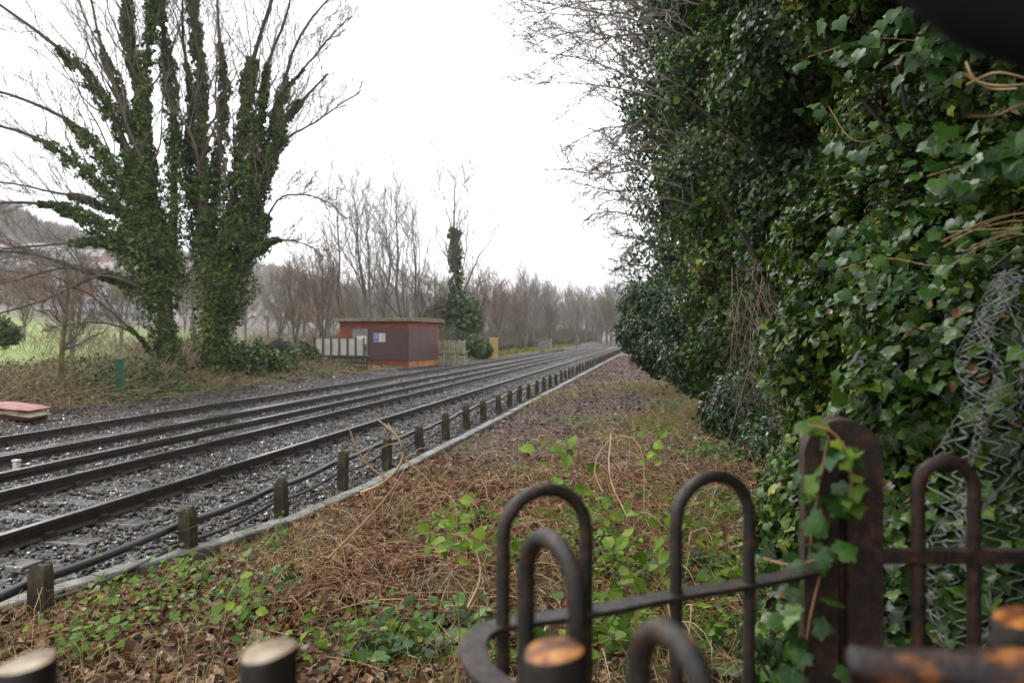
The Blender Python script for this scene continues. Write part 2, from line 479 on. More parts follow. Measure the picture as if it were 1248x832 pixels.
def stones():
    rng = np.random.default_rng(5)
    a = Acc()
    def zone(n, y0, y1, base, size, L0=3.35, L1=12.6):
        L = rng.uniform(L0, L1, n); y = rng.uniform(y0, y1, n)
        k = (y > L * .80 - 1.2)       # outside the left frame edge nothing is needed
        L, y = L[k], y[k]; n = len(L)
        x = -L
        z = np.where(L < 12.6, ballast_z(x, y), ground_z(x, y)) + rng.uniform(-.012, .02, n)
        pos = np.stack([x, y, z], 1)
        tint = np.clip(rng.beta(1.6, 2.2, n), 0, 1)
        X, Y, Z = rand_frames(rng, n)
        sc = size * rng.lognormal(0, .28, n)
        for v in range(6):
            s = np.arange(n) % 6 == v
            tv = base[0] * rng.uniform(.62, 1.1, (len(base[0]), 1)) * rng.uniform(.75, 1.1, 3)
            T = tpl(tv, base[1])
            a.scatter(T, pos[s], X[s], Y[s], Z[s], sc[s], tint[s])
    zone(60000, 2.2, 16, ICO, .026)
    zone(60000, 16, 42, OCT, .034)
    zone(26000, 42, 95, OCT, .05)
    # spill on the far cess
    zone(26000, 8, 60, OCT, .036, 12.0, 14.4)
    a.build('ballast_stones', M['stone'], kind='stuff', label='loose wet grey ballast stones between and beside the rails')
stones()

# ------------------------------------------------------------------ tracks
def rail_profile():
    # x across, z up ; head, web, foot
    return [(-.036, 0), (.036, 0), (.036, -.03), (.012, -.042), (.009, -.115), (.062, -.137), (.062, -.15), (-.062, -.15), (-.062, -.137), (-.009, -.115), (-.012, -.042), (-.036, -.03)]
RAILTOP = .07
def rail_bar(x, ztop, prof, y0=-8, y1=420):
    a = Acc(); n = len(prof)
    ysl = sched(y0, (40, 4), (y1, 20)); K = len(ysl)
    v = [(x + px, yy, ztop + pz) for yy in ysl for px, pz in prof]
    fs, mi = [], []
    for k in range(K - 1):
        for i in range(n):
            j = (i + 1) % n
            fs.append((k * n + i, k * n + j, (k + 1) * n + j, (k + 1) * n + i)); mi.append(1 if i == 0 else 0)
    a.add(np.array(v), [i for f in fs for i in f], [4] * len(fs), mi)
    return a

def track(xa, xb, label, cond_x, seed):
    rng = np.random.default_rng(seed)
    xm = (xa + xb) / 2
    root = empty('railway_track', (xm, 0, -.1), label, 'railway track')
    tag(root, group='parallel railway tracks')
    for x in (xa, xb):
        rail_bar(x, RAILTOP, rail_profile()).build('rail', [M['rail'], M['railtop']], root)
    cp = [(-.045, 0), (.045, 0), (.045, -.055), (.018, -.07), (.018, -.10), (.05, -.115), (-.05, -.115), (-.018, -.10), (-.018, -.07), (-.045, -.055)]
    c = rail_bar(cond_x, RAILTOP + .075, cp).build('conductor_rail', [M['rail'], M['railtop']], root)
    c['label'] = 'raised conductor rail standing beside the running rails'
    for k in range(22):
        y = 3 + k * 2.6
        b = Acc(); b.tubes([[(cond_x, y, -.1), (cond_x, y, -.02), (cond_x, y, RAILTOP - .045)]], [[.06, .045, .05]], 10, cap=True)
        b.build('insulator', M['concrete'], root, smooth=False)
    me0 = None
    for k in range(100):
        y = 1.0 + k * .66
        ang = 0
        if me0 is None or k < 6:
            b = Acc()
            # concrete sleeper with chamfered top
            l, w = 1.28, .13
            prof = [(-w, -.15), (w, -.15), (w, 0), (w - .03, .045), (-w + .03, .045), (-w, 0)]
            v = [(sx * l, p[0], p[1] - .12) for sx in (-1, 1) for p in prof]
            fs = [tuple(range(5, -1, -1)), tuple(range(6, 12))] + [(i, (i + 1) % 6, (i + 1) % 6 + 6, i + 6) for i in range(6)]
            b.faces(np.array(v, float), fs)
            o = b.build('sleeper', M['sleeper'], root, bevel=.008)
            me0 = o.data
            o.matrix_parent_inverse = Matrix.Identity(4)
        else:
            o = bpy.data.objects.new('sleeper', me0); COL.objects.link(o); o.parent = root
            b2 = o.modifiers.new('bevel', 'BEVEL'); b2.width = .008; b2.segments = 2
        o.location = (rng.uniform(-.02, .02), y, .1 + rng.uniform(-.03, -.012) + (.022 if y < 8 else 0))
    # chairs holding the rails, near ones
    ch = None
    for k in range(34):
        for x in (xa, xb):
            if ch is None:
                b = Acc(); b.box((-.14, -.075, -.09), (.14, .075, -.066)); b.box((.045, -.05, -.066), (.10, .05, -.02)); b.box((-.10, -.05, -.066), (-.045, .05, -.02))
                o = b.build('rail_clip', M['rail'], root); ch = o.data; o.matrix_parent_inverse = Matrix.Identity(4)
            else:
                o = bpy.data.objects.new('rail_clip', ch); COL.objects.link(o); o.parent = root
            o.location = (x - xm, 1.0 + k * .66, .1)
    return root
track(-5.33, -6.80, 'nearer railway track with wet sleepers beside the row of short posts', -7.36, 1)
track(-8.92, -10.42, 'farther railway track running past the brick hut', -8.38, 2)

# ------------------------------------------------------------------ kerb, posts, pipes
def kerb():
    rng = np.random.default_rng(9)
    ctr = [(-4.6, 2.9), (-4.05, 3.9), (-3.78, 4.8), (-3.5, 5.6), (-3.30, 6.6), (-3.22, 8), (-3.18, 12), (-3.15, 100)]
    ctr = np.array(ctr)
    d = np.r_[0, np.cumsum(np.linalg.norm(np.diff(ctr, axis=0), axis=1))]
    a = Acc(); s = 0
    while s < d[-1] - 1:
        L = .9
        p0 = np.array([np.interp(s + .006, d, ctr[:, k]) for k in (0, 1)]); p1 = np.array([np.interp(s + L - .006, d, ctr[:, k]) for k in (0, 1)])
        t = unit(p1 - p0); n = np.array([t[1], -t[0]])
        h0, h1 = rng.uniform(-.012, .012, 2); w = .075
        j = rng.uniform(-.012, .012)
        v = []
        for p, h in ((p0, h0), (p1, h1)):
            for sx, zz in ((-w, -.25), (w, -.25), (w, .012 + h), (w - .012, .025 + h), (-w + .012, .025 + h), (-w, .012 + h)):
                q = p + n * (sx + j); v.append((q[0], q[1], zz))
        fs = [tuple(range(5, -1, -1)), tuple(range(6, 12))] + [(i, (i + 1) % 6, (i + 1) % 6 + 6, i + 6) for i in range(6)]
        a.faces(np.array(v), fs)
        s += L
    a.build('kerb', M['concrete'], kind='structure', label='narrow grey concrete kerb of short slabs along the ballast edge')
kerb()

def post_mesh(seed):
    rng = np.random.default_rng(seed)
    a = Acc()
    w = .055
    levels = [(-.35, 1.0), (-.1, 1.0), (.0, 1.0), (.12, 1.02), (.24, .98), (.30, .97), (.345, .86), (.365, .62)]
    n = 12; v = []
    off = np.zeros(2)
    for z, s in levels:
        off = off + rng.uniform(-.003, .003, 2)
        for i in range(n):
            t = i / n * 4; side = int(t); f = t - side
            c = [(-1, -1), (1, -1), (1, 1), (-1, 1), (-1, -1)]
            x = c[side][0] * (1 - f) + c[side + 1][0] * f; y = c[side][1] * (1 - f) + c[side + 1][1] * f
            r = s * (1 + rng.uniform(-.05, .05)); k = .93 if abs(abs(x) - abs(y)) < .01 else 1
            zz = z + (rng.uniform(-.014, .014) if z > .28 else 0)
            v.append((x * w * r * k + off[0], y * w * r * k + off[1], zz))
    fs = [tuple(k * n + q for q in (i, (i + 1) % n)) + tuple((k + 1) * n + q for q in ((i + 1) % n, i)) for k in range(len(levels) - 1) for i in range(n)]
    fs.append(tuple((len(levels) - 1) * n + i for i in range(n)))
    a.faces(np.array(v, float), fs)
    return a
PX = -3.65
def ordinal(n):
    u = 'zeroth first second third fourth fifth sixth seventh eighth ninth tenth eleventh twelfth thirteenth fourteenth fifteenth sixteenth seventeenth eighteenth nineteenth'.split()
    if n < 20: return u[n]
    t = {2: 'twent', 3: 'thirt', 4: 'fort', 5: 'fift'}[n // 10]
    return t + 'ieth' if n % 10 == 0 else t + 'y-' + u[n % 10]
post_src = []
for k in range(54):
    y = 3.84 + k * 1.455
    if k < 8:
        o = post_mesh(100 + k).build('timber_post', M['post'])
        post_src.append(o.data)
    else:
        o = bpy.data.objects.new('timber_post', post_src[k % 8]); COL.objects.link(o)
    o.location = (PX + RNG.uniform(-.015, .015), y + RNG.uniform(-.03, .03), -.04 + RNG.uniform(-.035, .02))
    o.rotation_euler = (RNG.uniform(-.07, .07), RNG.uniform(-.06, .06), RNG.uniform(-.25, .25))
    names = {0: 'short mossy post at the near left end of the cable post row', 1: 'short mossy post second from the near left end of the row',
             2: 'short brown post third from the near left end of the row', 3: 'short mossy green post fourth from the near left end of the row',
             4: 'short mossy post fifth in the row, just behind the arching dead stem'}
    if k == 53: lab = 'last tiny post of the row at the far end beside the leafy bush'
    else: lab = names.get(k, 'short dark post, %s along the receding row counted from its near left end' % ordinal(k + 1))
    tag(o, lab, 'post', 'short posts carrying the black pipes')

def pipe(name, L, z, r, label, sag, seed):
    rng = np.random.default_rng(seed)
    pts = []
    y = 1.2
    ys_ = np.arange(.5, 84, .24)
    ph = (ys_ - 3.84) / 1.455
    zz = z - sag * np.sin(PI * (ph % 1)) + .012 * np.sin(ph * 1.7 + seed)
    xx = -L + .012 * np.sin(ph * 1.3 + seed)
    a = Acc(); P = np.stack([xx, ys_, zz], 1)[None]
    a.tubes(P, np.full((1, len(ys_)), r), 10)
    return a.build(name, M['pipe'], smooth=True, label=label, cat='pipe')
pipe('cable_pipe', 3.755, .20, .032, 'thick black pipe running along the upper side of the short posts', .022, 1)
pipe('cable_pipe', 3.735, .055, .017, 'thin black pipe sagging low along the short posts, under the thick one', .035, 2)

# ------------------------------------------------------------------ camera, light, world
cam_d = bpy.data.cameras.new('camera'); cam = bpy.data.objects.new('camera', cam_d); COL.objects.link(cam)
cam.location = (0, 0, CAMH)
cam.rotation_euler = (PI / 2, 0, TH)
cam_d.sensor_width = 36; cam_d.lens = F / 1248 * 36
cam_d.shift_y = -8 / 1248
cam_d.clip_start = .02; cam_d.clip_end = 6000
cam_d.dof.use_dof = True; cam_d.dof.focus_distance = 5.5; cam_d.dof.aperture_fstop = 2.6
scene.camera = cam

w = bpy.data.worlds.new('World'); scene.world = w; w.use_nodes = True
nt = w.node_tree
bg = nt.nodes['Background']
sky = nt.nodes.new('ShaderNodeTexSky'); sky.sky_type = 'NISHITA'; sky.sun_disc = False
SUN_EL, SUN_AZ = math.radians(48), math.radians(-60)
sky.sun_elevation = SUN_EL; sky.sun_rotation = SUN_AZ
hs = nt.nodes.new('ShaderNodeHueSaturation'); hs.inputs['Saturation'].default_value = .35
nt.links.new(sky.outputs[0], hs.inputs['Color'])
# overcast: an even cloud sheet over most of the sky's own light
cn = nt.nodes.new('ShaderNodeTexNoise'); cn.inputs['Scale'].default_value = 1.6; cn.inputs['Detail'].default_value = 5
tcw = nt.nodes.new('ShaderNodeTexCoord'); nt.links.new(tcw.outputs['Generated'], cn.inputs['Vector'])
cr = ramp(nt, [(.3, (8.3, 8.6, 9.1)), (.6, (9.6, 9.7, 9.8))])
nt.links.new(cn.outputs['Fac'], cr.inputs[0])
mo = mixc(nt, .86, hs.outputs[0], cr.outputs[0])
nt.links.new(mo, bg.inputs['Color'])
bg.inputs['Strength'].default_value = .12

sd = bpy.data.lights.new('sun', 'SUN'); sd.energy = .9; sd.angle = math.radians(14); sd.color = (1, .97, .93)
sun = bpy.data.objects.new('sun', sd); COL.objects.link(sun)
dirv = Vector((math.sin(SUN_AZ) * math.cos(SUN_EL), math.cos(SUN_AZ) * math.cos(SUN_EL), math.sin(SUN_EL)))
sun.rotation_euler = dirv.to_track_quat('Z', 'Y').to_euler()
sun.location = (-10, 0, 30)

scene.view_settings.view_transform = 'Standard'
scene.view_settings.look = 'None'
scene.view_settings.gamma = 1
scene.view_settings.exposure = 0.93
scene.view_settings.use_curve_mapping = False
scene.cycles.max_bounces = 5
scene.cycles.diffuse_bounces = 3
scene.cycles.use_denoising = True
scene.cycles.volume_bounces = 1

# ------------------------------------------------------------------ iron gate (round-topped hoops), seen over from the near side
def hoop_rows(pl, pr, top, foot, r, K=26):
    """round-topped hoop as one polyline from the left foot over the arch to the right foot (plan points pl, pr)"""
    pl = np.asarray(pl, float); pr = np.asarray(pr, float)
    w = np.linalg.norm(pr - pl); c = (pl + pr) / 2; d = (pr - pl) / w
    zc = top - w / 2
    pts = [(*pl, z) for z in np.linspace(foot, zc, 12)]
    for t in np.linspace(PI, 0, 18)[1:-1]:
        q = c + d * math.cos(t) * w / 2
        pts.append((*q, zc + math.sin(t) * w / 2))
    pts += [(*pr, z) for z in np.linspace(zc, foot, 12)]
    return np.array(pts)

def plan(r, z):
    return np.array([r * CT - z * ST, r * ST + z * CT])
def pp(px, z):
    return plan((px - 624) / F * z, z)

def flat_bar(pts, wid, th):
    """flat bar on its side along a plan polyline at constant height: rectangular section"""
    pts = np.asarray(pts, float); K = len(pts)
    t = unit(np.gradient(pts, axis=0)); n = np.stack([t[:, 1], -t[:, 0], 0 * t[:, 0]], 1)
    up = np.array([0, 0, 1.])
    v = []
    for k in range(K):
        for sx, sz in ((-1, -1), (1, -1), (1, 1), (-1, 1)):
            v.append(pts[k] + n[k] * sx * wid / 2 + up * sz * th / 2)
    a = Acc()
    fs = [(k * 4 + i, k * 4 + (i + 1) % 4, (k + 1) * 4 + (i + 1) % 4, (k + 1) * 4 + i) for k in range(K - 1) for i in range(4)]
    fs += [(3, 2, 1, 0), tuple((K - 1) * 4 + i for i in range(4))]
    a.faces(np.array(v), fs)
    return a

def smooth_poly(pts, K):
    pts = np.asarray(pts, float)
    for _ in range(3):
        q = [pts[0]]
        for i in range(len(pts) - 1):
            q += [pts[i] * .75 + pts[i + 1] * .25, pts[i] * .25 + pts[i + 1] * .75]
        q.append(pts[-1]); pts = np.array(q)
    d = np.r_[0, np.cumsum(np.linalg.norm(np.diff(pts, axis=0), axis=1))]
    t = np.linspace(0, d[-1], K)
    return np.stack([np.interp(t, d, pts[:, k]) for k in range(pts.shape[1])], 1)

HT, BZ = CAMH - .262, CAMH - .482      # hoop top and rail height
gate = empty('kissing_gate', (*pp(700, 1.25), gz(*pp(700, 1.25))), 'black iron kissing gate with round-topped hoops and a curved flat rail in the foreground', 'gate')
FOOT = .12
def add_hoop(parent, l, r, top, rad, mat=M['iron']):
    a = Acc(); P = hoop_rows(l, r, top, FOOT, rad)
    a.tubes([P], np.full((1, len(P)), rad), 14)
    return a.build('hoop', mat, parent, smooth=True)
add_hoop(gate, pp(613, 1.225), pp(714, 1.28), CAMH - .262 , .0118)
add_hoop(gate, pp(824, 1.37), pp(913, 1.43), CAMH - .268, .0118)
add_hoop(gate, pp(641, .97), pp(704, .865), CAMH - .254, .0120)
add_hoop(gate, pp(779, .69), pp(862, .60), CAMH - .262, .0118)
bp = [pp(1000, 1.52), pp(913, 1.43), pp(824, 1.37), pp(714, 1.28), pp(640, 1.245), pp(590, 1.215), pp(572, 1.14), pp(585, 1.05), pp(641, .97), pp(704, .865), pp(779, .69), pp(862, .60), pp(930, .5)]
bp3 = smooth_poly([(p[0], p[1], BZ) for p in bp], 70)
flat_bar(bp3, .042, .010).build('top_rail', M['iron'], gate, bevel=.0015)
low = bp3.copy(); low[:, 2] = .32
flat_bar(low, .042, .010).build('bottom_rail', M['iron'], gate)
fence = empty('iron_railing', (*pp(1150, 1.5), .15), 'rusty brown hoop-topped iron railing in front of the ivy, right of the thick gate post', 'railing')
add_hoop(fence, pp(1119, 1.50), pp(1187, 1.50), CAMH - .256, .0135, M['ironrust'])
add_hoop(fence, pp(1292, 1.50), pp(1360, 1.50), CAMH - .256, .0135, M['ironrust'])
rb = smooth_poly([(*pp(x, 1.5), CAMH - .448) for x in (1070, 1150, 1250, 1400)], 12)
flat_bar(rb, .03, .026).build('top_rail', M['ironrust'], fence, bevel=.002)
rb2 = rb.copy(); rb2[:, 2] = .35
flat_bar(rb2, .03, .026).build('bottom_rail', M['ironrust'], fence)

# heavy round-topped gate post: a broad inverted U of deep flat section
def gate_post():
    root = empty('gate_post', (*pp(1030, 1.62), .15), 'thick rusty round-topped iron gate post overgrown with ivy sprays', 'gate post')
    l, r = pp(997, 1.62), pp(1050, 1.60)
    P = hoop_rows(l, r, CAMH - .215, -.1, .04)
    t = unit(np.gradient(P, axis=0))
    d = unit(np.array([r[0] - l[0], r[1] - l[1], 0.]))
    nrm = np.cross(t, np.cross(d, [0, 0, 1.])); nrm = unit(nrm)
    side = np.cross(d, [0, 0, 1.])
    a = Acc(); v = []
    prof = [(-.034, -.040), (.034, -.040), (.038, -.03), (.038, .03), (.034, .040), (-.034, .040)]
    n = len(prof)
    for p, q in zip(P, nrm):
        for u, s in prof: v.append(p + q * u + side * s)
    fs = [(k * n + i, k * n + (i + 1) % n, (k + 1) * n + (i + 1) % n, (k + 1) * n + i) for k in range(len(P) - 1) for i in range(n)]
    a.faces(np.array(v), fs)
    a.build('post_arch', M['ironrust'], root, smooth=False)
    b = Acc(); c = (l + r) / 2
    mid = np.array([c[0], c[1], 0]); q = side * .02
    v = []
    for sgn in (-1, 1):
        for uu, zz in ((-.035, -.1), (.035, -.1), (.035, CAMH - .30), (-.035, CAMH - .30)):
            v.append(mid + d * uu + q * sgn * .6 + np.array([0, 0, zz]))
    b.faces(np.array(v), [(0, 1, 2, 3), (7, 6, 5, 4), (0, 4, 5, 1), (1, 5, 6, 2), (2, 6, 7, 3), (3, 7, 4, 0)])
    b.build('web_plate', M['ironrust'], root)
gate_post()

# ------------------------------------------------------------------ sawn stakes and rail of the nearest wooden fence (out of focus)
def make_stake_mats():
    m, nt, b = nmat('creosoted_wood')
    n = noise(nt, 28, 6, .7); r = ramp(nt, [(.3, (.012, .009, .008)), (.6, (.03, .021, .016)), (.8, (.05, .05, .02))])
    nt.links.new(n.outputs['Fac'], r.inputs[0]); nt.links.new(r.outputs[0], b.inputs['Base Color']); b.inputs['Roughness'].default_value = .6
    bump(nt, b, n.outputs['Fac'], .6, .004)
    out = [m]
    for name, stops in (('weathered_cut_wood', [(.35, (.05, .03, .018)), (.5, (.30, .20, .10)), (.7, (.42, .34, .24))]),
                        ('orange_rotten_wood', [(.38, (.015, .010, .008)), (.5, (.20, .055, .008)), (.62, (.50, .20, .03)), (.75, (.62, .45, .22))])):
        m, nt, b = nmat(name)
        n = noise(nt, 26, 5, .6); r = ramp(nt, stops)
        nt.links.new(n.outputs['Fac'], r.inputs[0]); nt.links.new(r.outputs[0], b.inputs['Base Color'])
        b.inputs['Roughness'].default_value = .45; bump(nt, b, n.outputs['Fac'], .5, .003)
        out.append(m)
    return out
WOODS = make_stake_mats()
M['woodrail'] = noise_mat('wet_rail_log', [(.42, (.010, .007, .006)), (.53, (.05, .020, .010)), (.62, (.28, .09, .012)), (.74, (.52, .22, .03))], 15, .4, .7, .006)

def stake(px, z, ytop, dia_px, topmat, label, tilt=(0, 0)):
    r = dia_px / F * z / 2
    rng = np.random.default_rng(int(px))
    x, y = pp(px, z); zt = CAMH - (ytop - 408) / F * z
    g = .12
    a = Acc(); n = 28; v = []
    hs_ = [g - .1, g + .2, zt - .15, zt - .05, zt - .008, zt]
    lob = 1 + .05 * np.sin(np.arange(n) / n * 2 * PI * 3 + rng.uniform(0, 6)) + rng.uniform(-.02, .02, n)
    for k, h in enumerate(hs_):
        s = .93 if k == 5 else 1
        for i in range(n):
            t = i / n * 2 * PI
            v.append((math.cos(t) * r * lob[i] * s, math.sin(t) * r * lob[i] * s, h - zt + (.004 * math.sin(t + 1) if k > 3 else 0)))
    fs = [(k * n + i, k * n + (i + 1) % n, (k + 1) * n + (i + 1) % n, (k + 1) * n + i) for k in range(5) for i in range(n)]
    root = empty('wooden_stake', (x, y, g), label, 'stake', 'sawn-off stakes of the nearest fence')
    a.faces(np.array(v), fs)
    o = a.build('stake_body', WOODS[0], root, smooth=True); o.matrix_parent_inverse = Matrix.Identity(4); o.location = (0, 0, zt - g)
    b = Acc(); top = np.array(v[5 * n:]); cv = np.vstack([top, top * np.array([.5, .5, 1]) + np.array([0, 0, .004]), [[0, 0, .001]]])
    fs = [(i, (i + 1) % n, n + (i + 1) % n, n + i) for i in range(n)] + [(n + i, n + (i + 1) % n, 2 * n) for i in range(n)]
    b.faces(cv, fs)
    o = b.build('cut_end', topmat, root, smooth=True); o.matrix_parent_inverse = Matrix.Identity(4); o.location = (0, 0, zt - g)
stake(33, .80, 806, 68, WOODS[1], 'sawn-off stake at the bottom left corner, pale worn top')
stake(326, .80, 792, 68, WOODS[1], 'sawn-off stake with pale ringed top below the weeds, left of the iron gate')
stake(674, .78, 792, 76, WOODS[2], 'sawn-off stake with orange rotten top in front of the small iron hoop')
stake(1246, .80, 752, 66, WOODS[2], 'sawn-off stake with orange top at the right edge behind the log rail')
def log_rail():
    rng = np.random.default_rng(3)
    p0, p1 = W(1032, 812, .80), W(1420, 830, .70)
    n, K = 20, 40
    t = unit(p1 - p0); A = unit(np.cross(t, [0, 0, 1.])); B_ = np.cross(A, t)
    v = []
    for k in range(K):
        c = p0 + (p1 - p0) * k / (K - 1)
        for i in range(n):
            an = i / n * 2 * PI
            r = .023 * (1 + .10 * math.sin(an * 2 + k * .13) + .07 * math.sin(an * 5 + k * .5) + rng.uniform(-.03, .03))
            if k == 0: r *= .7
            v.append(c + (A * math.cos(an) + B_ * math.sin(an)) * r)
    fs = [(k * n + i, k * n + (i + 1) % n, (k + 1) * n + (i + 1) % n, (k + 1) * n + i) for k in range(K - 1) for i in range(n)]
    fs.append(tuple(reversed(range(n))))
    a = Acc(); a.faces(np.array(v), fs)
    a.build('log_rail', M['woodrail'], smooth=True, label='wet dark log rail with orange rotten patches across the bottom right corner', cat='fence rail')
log_rail()

# ------------------------------------------------------------------ ivy-clad trees and shrubs of the right-hand hedge
def blob_leaves(acc, rng, blobs, dens, size, T, mi=0, shell=.34, amp=.2, wf=1.0, inner=.25, hang=.8, tpow=1.0, seed=0, spread=.5, keep=None, hole=-.75):
    """leaves in a lumpy shell round a union of ellipsoids; dens = leaves per square metre"""
    C = np.array([b[0] for b in blobs]); Rr = np.array([b[1] for b in blobs])
    for bi in range(len(blobs)):
        c, r = C[bi], Rr[bi]
        area = 4 * PI * ((((r[0] * r[1]) ** 1.6 + (r[0] * r[2]) ** 1.6 + (r[1] * r[2]) ** 1.6) / 3) ** (1 / 1.6))
        n = int(area * dens)
        d = unit(rng.normal(size=(n, 3)))
        base = c + d * r
        lump = amp * wob(base, seed + 1, wf) + amp * .5 * wob(base, seed + 2, wf * 3.1)
        depth = -np.abs(rng.normal(0, shell, n)) * .9 + rng.uniform(0, .05, n)
        deep = rng.uniform(0, 1, n) < inner
        depth = np.where(deep, depth - rng.uniform(0, .5, n), depth)
        rm = r.mean()
        k = 1 + lump + depth / rm * .6
        p = c + d * r * k[:, None]
        ok = np.ones(n, bool)
        for bj in range(len(blobs)):
            if bj != bi:
                ok &= (((p - C[bj]) / Rr[bj]) ** 2).sum(1) > .55
        ok &= p[:, 2] > ground_z(p[:, 0], p[:, 1]) - .02
        if keep is not None: ok &= keep(p)
        # gaps: whole sprays missing here and there
        ok &= wob(p, seed + 9, 2.6 / max(.3, size * 12)) > hole
        p, dd = p[ok], d[ok]; n = len(p)
        if n == 0: continue
        nrm = dd / r; nrm = unit(nrm) + rng.normal(0, spread, (n, 3)) + np.array([0, 0, .35])
        tip = np.stack([rng.normal(0, .6, n), rng.normal(0, .6, n), -hang + rng.normal(0, .4, n)], 1) + unit(dd) * .3
        X, Y, Z = leaf_frames(rng, nrm, tip)
        tint = np.clip(rng.beta(1.7, 2.25, n) + .18 * wob(p, seed + 5, 1.3) + np.where(rng.uniform(0, 1, n) < .015, .5, 0), 0, 1) ** tpow
        acc.scatter(T, p, X, Y, Z, size * rng.lognormal(-.05, .28, n), tint, mi)

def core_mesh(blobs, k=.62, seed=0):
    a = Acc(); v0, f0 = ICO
    # subdivide the icosahedron twice for a lumpy dark core that imitates shade inside the crown
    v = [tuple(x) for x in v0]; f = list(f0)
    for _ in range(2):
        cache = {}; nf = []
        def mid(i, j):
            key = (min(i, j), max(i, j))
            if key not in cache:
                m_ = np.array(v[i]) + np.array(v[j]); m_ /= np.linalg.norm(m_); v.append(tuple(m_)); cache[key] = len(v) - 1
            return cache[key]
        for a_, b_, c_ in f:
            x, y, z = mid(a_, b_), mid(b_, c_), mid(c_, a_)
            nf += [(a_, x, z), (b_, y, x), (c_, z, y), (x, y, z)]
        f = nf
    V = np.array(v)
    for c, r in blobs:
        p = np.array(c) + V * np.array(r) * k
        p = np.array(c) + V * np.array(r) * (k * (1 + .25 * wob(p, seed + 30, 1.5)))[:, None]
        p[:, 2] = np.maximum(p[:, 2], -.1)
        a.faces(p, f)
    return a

M['stems'] = noise_mat('crown_shade_dark', [(.3, (.008, .007, .005)), (.6, (.022, .017, .012)), (.8, (.05, .04, .028))], 14, .9, 1.0, .05)  # near-black core colour, stands in for shade deep in the crowns

def B(px, py, z, rx, ry, rz):
    return (W(px, py, z), np.array([rx, ry, rz]))

def hedge_tree(name, label, cat, blobs, dens, size, T, mat, seed, trunk=None, core=.6, twigs=None, group=None, trunk_r=.16, **kw):
    rng = np.random.default_rng(seed)
    c0 = blobs[-1][0]
    base = trunk if trunk is not None else (c0[0], c0[1])
    g = gz(*base)
    root = empty(name, (base[0], base[1], g), label, cat, group)
    # trunk with limbs reaching into the crown
    P = []; R = []
    pts = [np.array([base[0], base[1], g - .15])] + [np.array(b[0]) for b in sorted(blobs, key=lambda q: q[0][2]) if math.hypot(b[0][0] - base[0], b[0][1] - base[1]) < 2.0 or group]
    if len(pts) < 2: pts.append(np.array([base[0], base[1], g + .8]))
    tr = resample(pts, 12)
    a = Acc(); a.tubes([tr], [np.linspace(trunk_r, trunk_r * .25, 12)], 9)
    L1 = grow(tr[None], np.linspace(trunk_r, trunk_r * .3, 12)[None], rng, 16, .32, (.6, 1.3), .2, K=5, rr=.4)
    a.tubes(*L1, 5)
    a.build('trunk', M['bark'], root, smooth=True)
    b = Acc(); b.veins = T is IVY; blob_leaves(b, rng, blobs, dens, size, T, seed=seed, **kw)
    b.veins = b.veins or T is IVY
    blob_leaves(b, rng, blobs, dens * .22, size * .8, OVAL, seed=seed, **kw)
    blob_leaves(b, rng, blobs, dens * .04, size * .9, CRUMP, mi=1, seed=seed, **kw)
    if T is IVY: mat = M['ivyveined']
    b.build('crown', [mat, M['litter']], root)
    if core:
        for q in blobs: core_mesh([q], core, seed).build('shade_core', M['stems'], root, smooth=True)
    return root, tr, rng

GR = 'ivy covered trees of the right-hand hedge'
# far one, leaning over the line
tF, trF, rF = hedge_tree('ivy_tree', 'farthest ivy-smothered tree of the right hedge, edge against the white sky', 'tree',
    [B(818, -10, 22.5, 1.55, 1.6, 2.4), B(815, 130, 22.5, 1.55, 1.6, 2.2), B(825, 240, 22.5, 1.3, 1.6, 1.9), B(836, 330, 22, 1.5, 1.6, 1.7), B(850, 415, 21.5, 1.2, 1.5, 1.6)],
    270, .085, IVYS, M['ivyfar'], 21, trunk=(1.6, 22), group=GR, wf=1.5, amp=.45, core=.42, shell=.8)
tG, trG, rG = hedge_tree('ivy_tree', 'tall dense ivy tree right of the sky edge, behind the brown twiggy gap', 'tree',
    [B(905, -40, 14, 1.7, 1.5, 2.0), B(895, 90, 14, 1.6, 1.5, 1.6), B(900, 220, 14, 1.45, 1.5, 1.5), B(905, 340, 14, 1.2, 1.4, 1.3), B(900, 430, 13.6, 1.0, 1.2, 1.0)],
    760, .075, IVYS, M['ivy'], 22, trunk=(1.7, 14), group=GR, wf=1.5, amp=.34, shell=.55, hole=-.6)
tH, trH, rH = hedge_tree('ivy_tree', 'broad ivy tree in the middle of the hedge with glossy small leaves', 'tree',
    [B(1010, -30, 9.2, 1.35, 1.3, 1.4), B(1000, 100, 9.2, 1.2, 1.3, 1.2), B(1010, 235, 9, 1.1, 1.2, 1.1), B(1015, 350, 9, .95, 1.1, 1.0), B(1010, 455, 8.8, .85, 1.0, .9), B(1020, 540, 8, .7, .9, .7)],
    1250, .068, IVYS, M['ivy'], 23, trunk=(2.2, 9), group=GR, wf=1.9, amp=.3, shell=.5, hole=-.5)
tI, trI, rI = hedge_tree('ivy_tree', 'near ivy-smothered tree overhanging behind the round-topped gate post', 'tree',
    [B(1150, -60, 5.8, 1.3, 1.1, 1.0), B(1235, 120, 6.6, 1.4, 1.1, 1.3), B(1330, 40, 5.2, 1.2, 1.1, 1.4), B(1135, 300, 5.6, 1.05, 1.0, .75), B(1130, 420, 5.4, .9, .9, .75), B(1120, 540, 5.2, .8, .9, .75), B(1120, 660, 4.8, .75, .8, .7)],
    2300, .058, IVY, M['ivy'], 24, trunk=(2.5, 5.4), group=GR, wf=2.4, amp=.3, hang=.7, hole=-.5)
